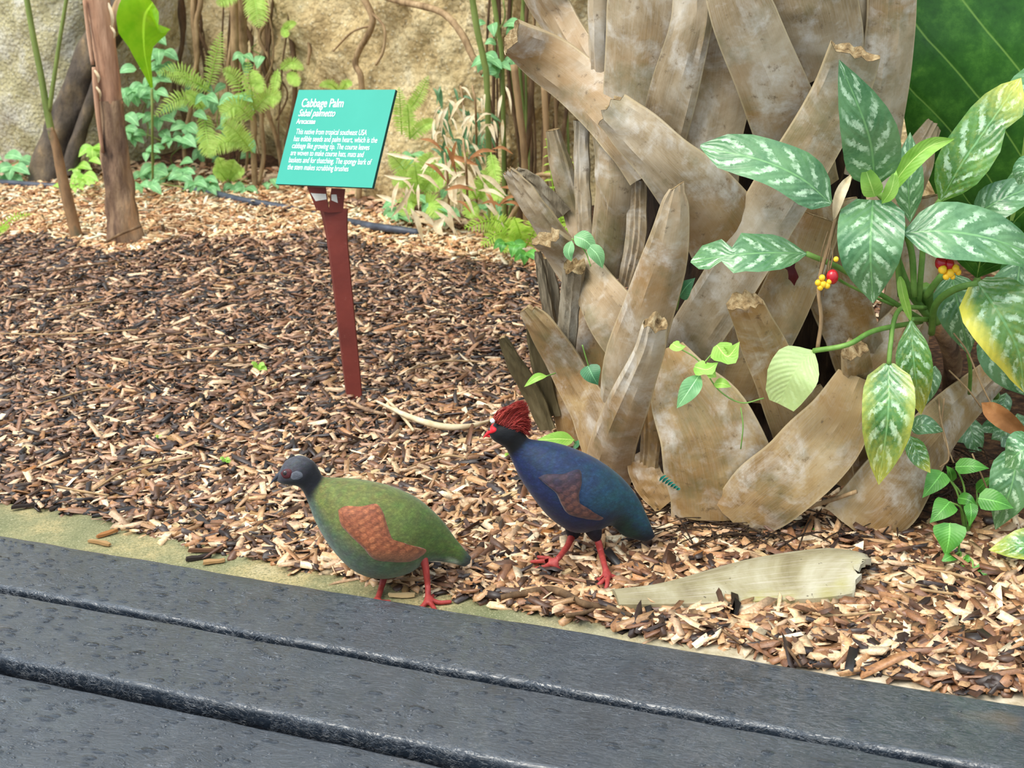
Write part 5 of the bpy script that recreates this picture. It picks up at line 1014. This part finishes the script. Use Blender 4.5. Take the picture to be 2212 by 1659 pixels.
fern('spreading fern behind the jutting palm leaf bases', (1030, 420, .2), [(1030, 430, 1060, 360, 50, 0), (1030, 430, 990, 400, 50, 14), (1035, 430, 1085, 430, 50, 14), (1030, 440, 1010, 470, 50, 4), (1060, 330, 1075, 400, 40, 0)], Fm)
nf = thing('fern', G(1130, 545), 'vivid yellow-green fern at the left foot of the palm', 'fern')
for (x0, y0, x1, y1, wd, ar) in ((1125, 530, 1005, 492, 60, 32), (1125, 530, 1040, 530, 56, 26), (1130, 530, 1110, 470, 60, 6), (1135, 535, 1180, 470, 60, 10), (1130, 535, 1090, 545, 44, 22), (1130, 535, 1060, 470, 50, 14)): frond(nf, [(x0, y0, 3.6), ((x0+x1)/2, (y0+y1)/2-ar, 3.56), (x1, y1, 3.5)], wd, Fb, 16, .5)
nf = thing('fern', G(1215, 545), 'bright curled fern behind the palm leaf bases', 'fern')
for (x0, y0, x1, y1, wd, ar) in ((1220, 540, 1180, 300, 50, -20), (1225, 540, 1160, 380, 56, 0), (1225, 540, 1200, 420, 50, 0), (1230, 520, 1230, 340, 60, 0), (1222, 540, 1190, 470, 50, 4)): frond(nf, [(x0, y0, 3.5), ((x0+x1)/2, (y0+y1)/2-ar, 3.45), (x1, y1, 3.4)], wd, Fb, 16, .6)
nf = thing('fern', G(-30, 525), 'bright little fern frond on the mulch beside the sapling', 'fern')
for (x0, y0, x1, y1, wd, ar) in ((-20, 520, 68, 462, 24, 18), (-20, 520, 20, 490, 22, 8)): frond(nf, [(x0, y0, 3.95), ((x0+x1)/2, (y0+y1)/2-ar, 3.92), (x1, y1, 3.9)], wd, Fb, 14, .3)
# leafy vines in the recess
def leafy(label, box, n, mat, size=(26, 40), fwd=(.1, .25), ground=False, name='climbing_vine', cat='vine'):
    x0, y0, x1, y1 = box; o = thing(name, bgp((x0+x1)/2, y1, fwd[0]), label, cat)
    # one stem up the middle, leaves hung along it in threes
    st = [((x0+x1)/2+random.uniform(-.2, .2)*(x1-x0), lerp(y1, y0, k/4)) for k in range(5)]
    mb = MB(); tube(mb, [bgp(x, y, fwd[0]) for x, y in st], .002, 5); mb.build('stem', MAT['stem_green'], o)
    for k in range(n):
        cx_, cy_ = random.uniform(x0, x1), random.uniform(y0, y1); f = random.uniform(*fwd); s = random.uniform(*size)
        for a in ((-150, -90, -20) if k % 3 == 0 else (random.uniform(-200, 40),)):
            a = math.radians(a+random.uniform(-20, 20)); ex, ey = cx_+math.cos(a)*s, cy_-math.sin(a)*s*.6+s*.25
            mb = MB(); p0, p1 = bgp(cx_, cy_, f), bgp(ex, ey, f+.03); md = p0.lerp(p1, .5)+Vector((0, -.006, .008)); leaf(mb, [p0, md, p1], s*.34/ppm(p0), Vector((random.uniform(-.3, .3), -.7, .75)).normalized(), 'ovate', n=8, c=4, fold=.2); mb.build('leaf', mat, o)
V = MAT['vine']
leafy('blue-green three-leaved vine climbing beside the glossy lime leaf', (285, 70, 380, 200), 13, V); leafy('dense vine of green leaves right of the reddish trunk', (265, 190, 350, 300), 16, V); leafy('vine with heart-shaped leaves low in the recess', (280, 290, 400, 380), 16, V)
leafy('trailing vine between the recess ferns', (400, 200, 540, 330), 14, V); leafy('leafy undergrowth deep in the recess', (280, 180, 560, 390), 26, V, (22, 36), (-.2, -.08)); leafy('vine sprig with round leaves on the rock edge', (525, 95, 585, 140), 3, V)
leafy('low creeper at the foot of the rock recess', (270, 372, 470, 418), 12, V, (22, 34), (.25, .45)); leafy('small creeper leaves by the pipe below the sign', (490, 385, 590, 410), 7, V, (20, 30), (.15, .3)); leafy('green ground leaves at the foot of the grey rock', (-40, 335, 75, 385), 14, V, (28, 42), (.1, .25), name='ground_plant', cat='plant')
leafy('green leaves sprouting at the foot of the leaning trunk', (165, 315, 235, 380), 7, MAT['lime'], (26, 40), (.15, .3), name='ground_plant', cat='plant'); leafy('little green leaves under the irrigation pipe', (95, 385, 240, 405), 5, MAT['lime'], (18, 26), (.35, .5), name='ground_plant', cat='plant')
leafy('leafy undergrowth under the dry bamboo', (850, 330, 1100, 470), 22, V, (24, 40), (.02, .14)); leafy('leafy vine up the right end of the ochre rock', (1040, 0, 1120, 160), 12, V, (24, 40), (.05, .2)); leafy('small leaves at the foot of the bright fern', (1090, 520, 1140, 545), 5, MAT['seedling'], (26, 40), (.55, .7), name='ground_plant', cat='plant'); leafy('lone leaves by the pipe end', (840, 430, 960, 465), 5, V, (26, 36), (.15, .25), name='ground_plant', cat='plant')
# glossy bird's-nest leaf
NY = wy(310)-.38; bn = thing('nest_fern', Q(326, 240, NY), 'glossy lime green upright leaf folded at the top', 'plant')
lf(bn, 'blade', MAT['nest'], [(328, 190, NY), (312, 110, NY-.03), (312, 40, NY-.06), (330, 5, NY-.12)], 116, [.05, .18, .35, .55, .9, 1, 1, .8, .3], [.05, .12, .2, .35, .8, 1, 1, .9, .4], fold=.12, n=24, c=8, lean=.3)
mb = MB(); tube(mb, [Q(328, 192, NY), Q(329, 260, NY), G(330, 420)], .004, 6); mb.build('stalk', MAT['stem_green'], bn)
# bamboo-like canes and narrow leaves
def cane(pts, r, mat, label, Y):
    P = [Q(x, y, Y) for x, y in pts]; P.append(Vector((P[-1].x, P[-1].y-.02, -.01))); mb = MB(); tube(mb, P, r, 8, len(P)*6, jit=.05); return tag(mb.build('cane', MAT[mat], None, True, P[-1]), label, 'cane', None)
cane([(1015, -40), (1030, 60), (1045, 130), (1052, 190), (1060, 480)], .008, 'stem_green', 'tall green cane in front of the ochre rock end', 3.75)
cane([(1060, -40), (1075, 60), (1085, 150), (1090, 490)], .006, 'stem_green', 'second green cane beside the tall one', 3.80)
cane([(1110, 140), (1122, 240), (1132, 330), (1138, 500)], .009, 'stem_tan', 'straight tan cane behind the jutting leaf base', 3.74)
cane([(1150, 150), (1142, 290), (1128, 385), (1120, 520)], .007, 'root_dark', 'dark brown cane crossing the tan cane', 3.78)
cane([(1175, 180), (1180, 300), (1176, 400), (1180, 520)], .008, 'stem_tan', 'pale cane close to the palm', 3.7)
cane([(1215, 380), (1160, 380), (1135, 420), (1090, 500)], .006, 'stem_tan', 'bent tan cane arching to the ground by the palm', 3.62)
cane([(1225, 400), (1190, 440), (1178, 520)], .006, 'stem_tan', 'short slanting cane against the palm', 3.58)
for k in range(16):
    x = random.uniform(1040, 1240); cm = random.choice(['stem_green', 'root_dark', 'stem_tan', 'root_dark']); cane([(x, -40), (x+random.uniform(-14, 14), 150), (x+random.uniform(-20, 20), 330), (x+random.uniform(-24, 24), 510)], random.uniform(.003, .006), cm, 'thin %s cane in the thicket behind the palm' % {'stem_green': 'green', 'root_dark': 'dark brown', 'stem_tan': 'tan'}[cm], 3.82+.011*k)['group'] = 'thin canes behind the palm: '+cm.split('_')[1]
def blades(label, cnt, box, mat, ang, size, Y, name='bamboo_plant', cat='plant'):
    x0, y0, x1, y1 = box; o = thing(name, Q((x0+x1)/2, y1, Y), label, cat)
    mb = MB(); tube(mb, [Q((x0+x1)/2, y0, Y), Q((x0+x1)/2+8, (y0+y1)/2, Y), G((x0+x1)/2+10, 478)], .003, 5); mb.build('stem', MAT['stem_tan'], o)
    for k in range(cnt):
        x, y = random.uniform(x0, x1), random.uniform(y0, y1); a = math.radians(random.gauss(*ang)); s = random.uniform(*size); yy = Y-random.uniform(-.03, .05)
        p0, p1 = Q(x, y, yy), Q(x+math.cos(a)*s, y+math.sin(a)*s, yy-.02); mb = MB(); leaf(mb, [p0, p0.lerp(p1, .5)+Vector((0, 0, .01)), p1], max(2.6, s*.075)/ppm(p0), Vector((random.uniform(-.5, .5), -.8, .5)).normalized(), 'lance', n=6, c=2, fold=.3); mb.build('leaf', mat, o)
blades('dwarf bamboo with dark green narrow leaves in front of the rock', 46, (930, 185, 1060, 340), MAT['bamboo'], (70, 35), (34, 66), 3.83)
blades('dry bamboo with bleached hanging leaves beside the rock', 34, (930, 185, 1110, 310), MAT['dry'], (85, 30), (30, 62), 3.70)
blades('brown dry bamboo stalks and leaves lower in the thicket', 30, (860, 330, 1060, 460), MAT['dry'], (60, 50), (40, 80), 3.57)
blades('russet dead leaves caught in the thicket', 14, (900, 300, 1100, 460), MAT['dry_brown'], (20, 50), (40, 70), 3.45)
def bigdry(pts, wd, mat, label, Y=3.55): P = [Q(x, y, Y-.02*i) for i, (x, y) in enumerate(pts)]; mb = MB(); leaf(mb, P, wd/2/ppm(P[0]), None, 'lance', fold=.35, n=12, c=4); tag(mb.build('dead_leaf', MAT[mat], None, True, P[-1]), label, 'leaf')
bigdry([(975, 400), (1005, 390), (1030, 408)], 22, 'dry', 'broad cream dead leaf hanging in the thicket'); bigdry([(968, 402), (978, 425), (988, 442)], 16, 'dry', 'cream dead leaf pointing down in the thicket'); bigdry([(960, 470), (945, 490), (958, 510)], 20, 'dry', 'straw-coloured leaf standing on the mulch edge', 3.5); bigdry([(830, 330), (870, 338), (902, 344)], 9, 'dry', 'thin white blade beside the sign edge'); bigdry([(828, 378), (860, 385), (890, 385)], 8, 'dry', 'second thin white blade beside the sign edge'); bigdry([(968, 335), (1000, 345), (1035, 358)], 12, 'dry_brown', 'brown lance-shaped dead leaf among the bamboo'); bigdry([(895, 395), (870, 440), (845, 470)], 10, 'dry', 'long straw blade leaning beside the pipe end'); bigdry([(812, 420), (840, 430), (858, 440)], 10, 'dry', 'pale dead blade lying below the sign edge')
# leaf litter at the foot of the rock
mb = MB()
for k in range(900):
    px = random.uniform(-100, 1240); y0 = np.interp(px, [0, 420, 620, 760, 900, 1060, 1250], [376, 384, 390, 436, 470, 496, 515]); g = G(px, y0+random.uniform(-6, 22)); g.z = gz(g.x, g.y)+.006+random.uniform(0, .012); a = random.uniform(0, 6.28); s = random.uniform(.012, .03)
    d = Vector((math.cos(a), math.sin(a), random.uniform(-.3, .4))).normalized(); c = random.choice([L(190, 150, 118), L(150, 106, 78), L(214, 186, 152), L(110, 80, 60), L(200, 168, 140)])
    b0 = len(mb.v); leaf(mb, [g-d*s, g+Vector((0, 0, .006)), g+d*s], s*.35, Vector((random.uniform(-.5, .5), -.3, 1)).normalized(), 'ovate', n=4, c=2, fold=.4)
    for q in range(b0, len(mb.v)): mb.col[q] = (*c, 1)
tag(mb.build('leaf_litter', MAT['chips']), 'brown and pinkish dead leaf litter along the foot of the rocks', 'leaf litter', None, 'stuff')
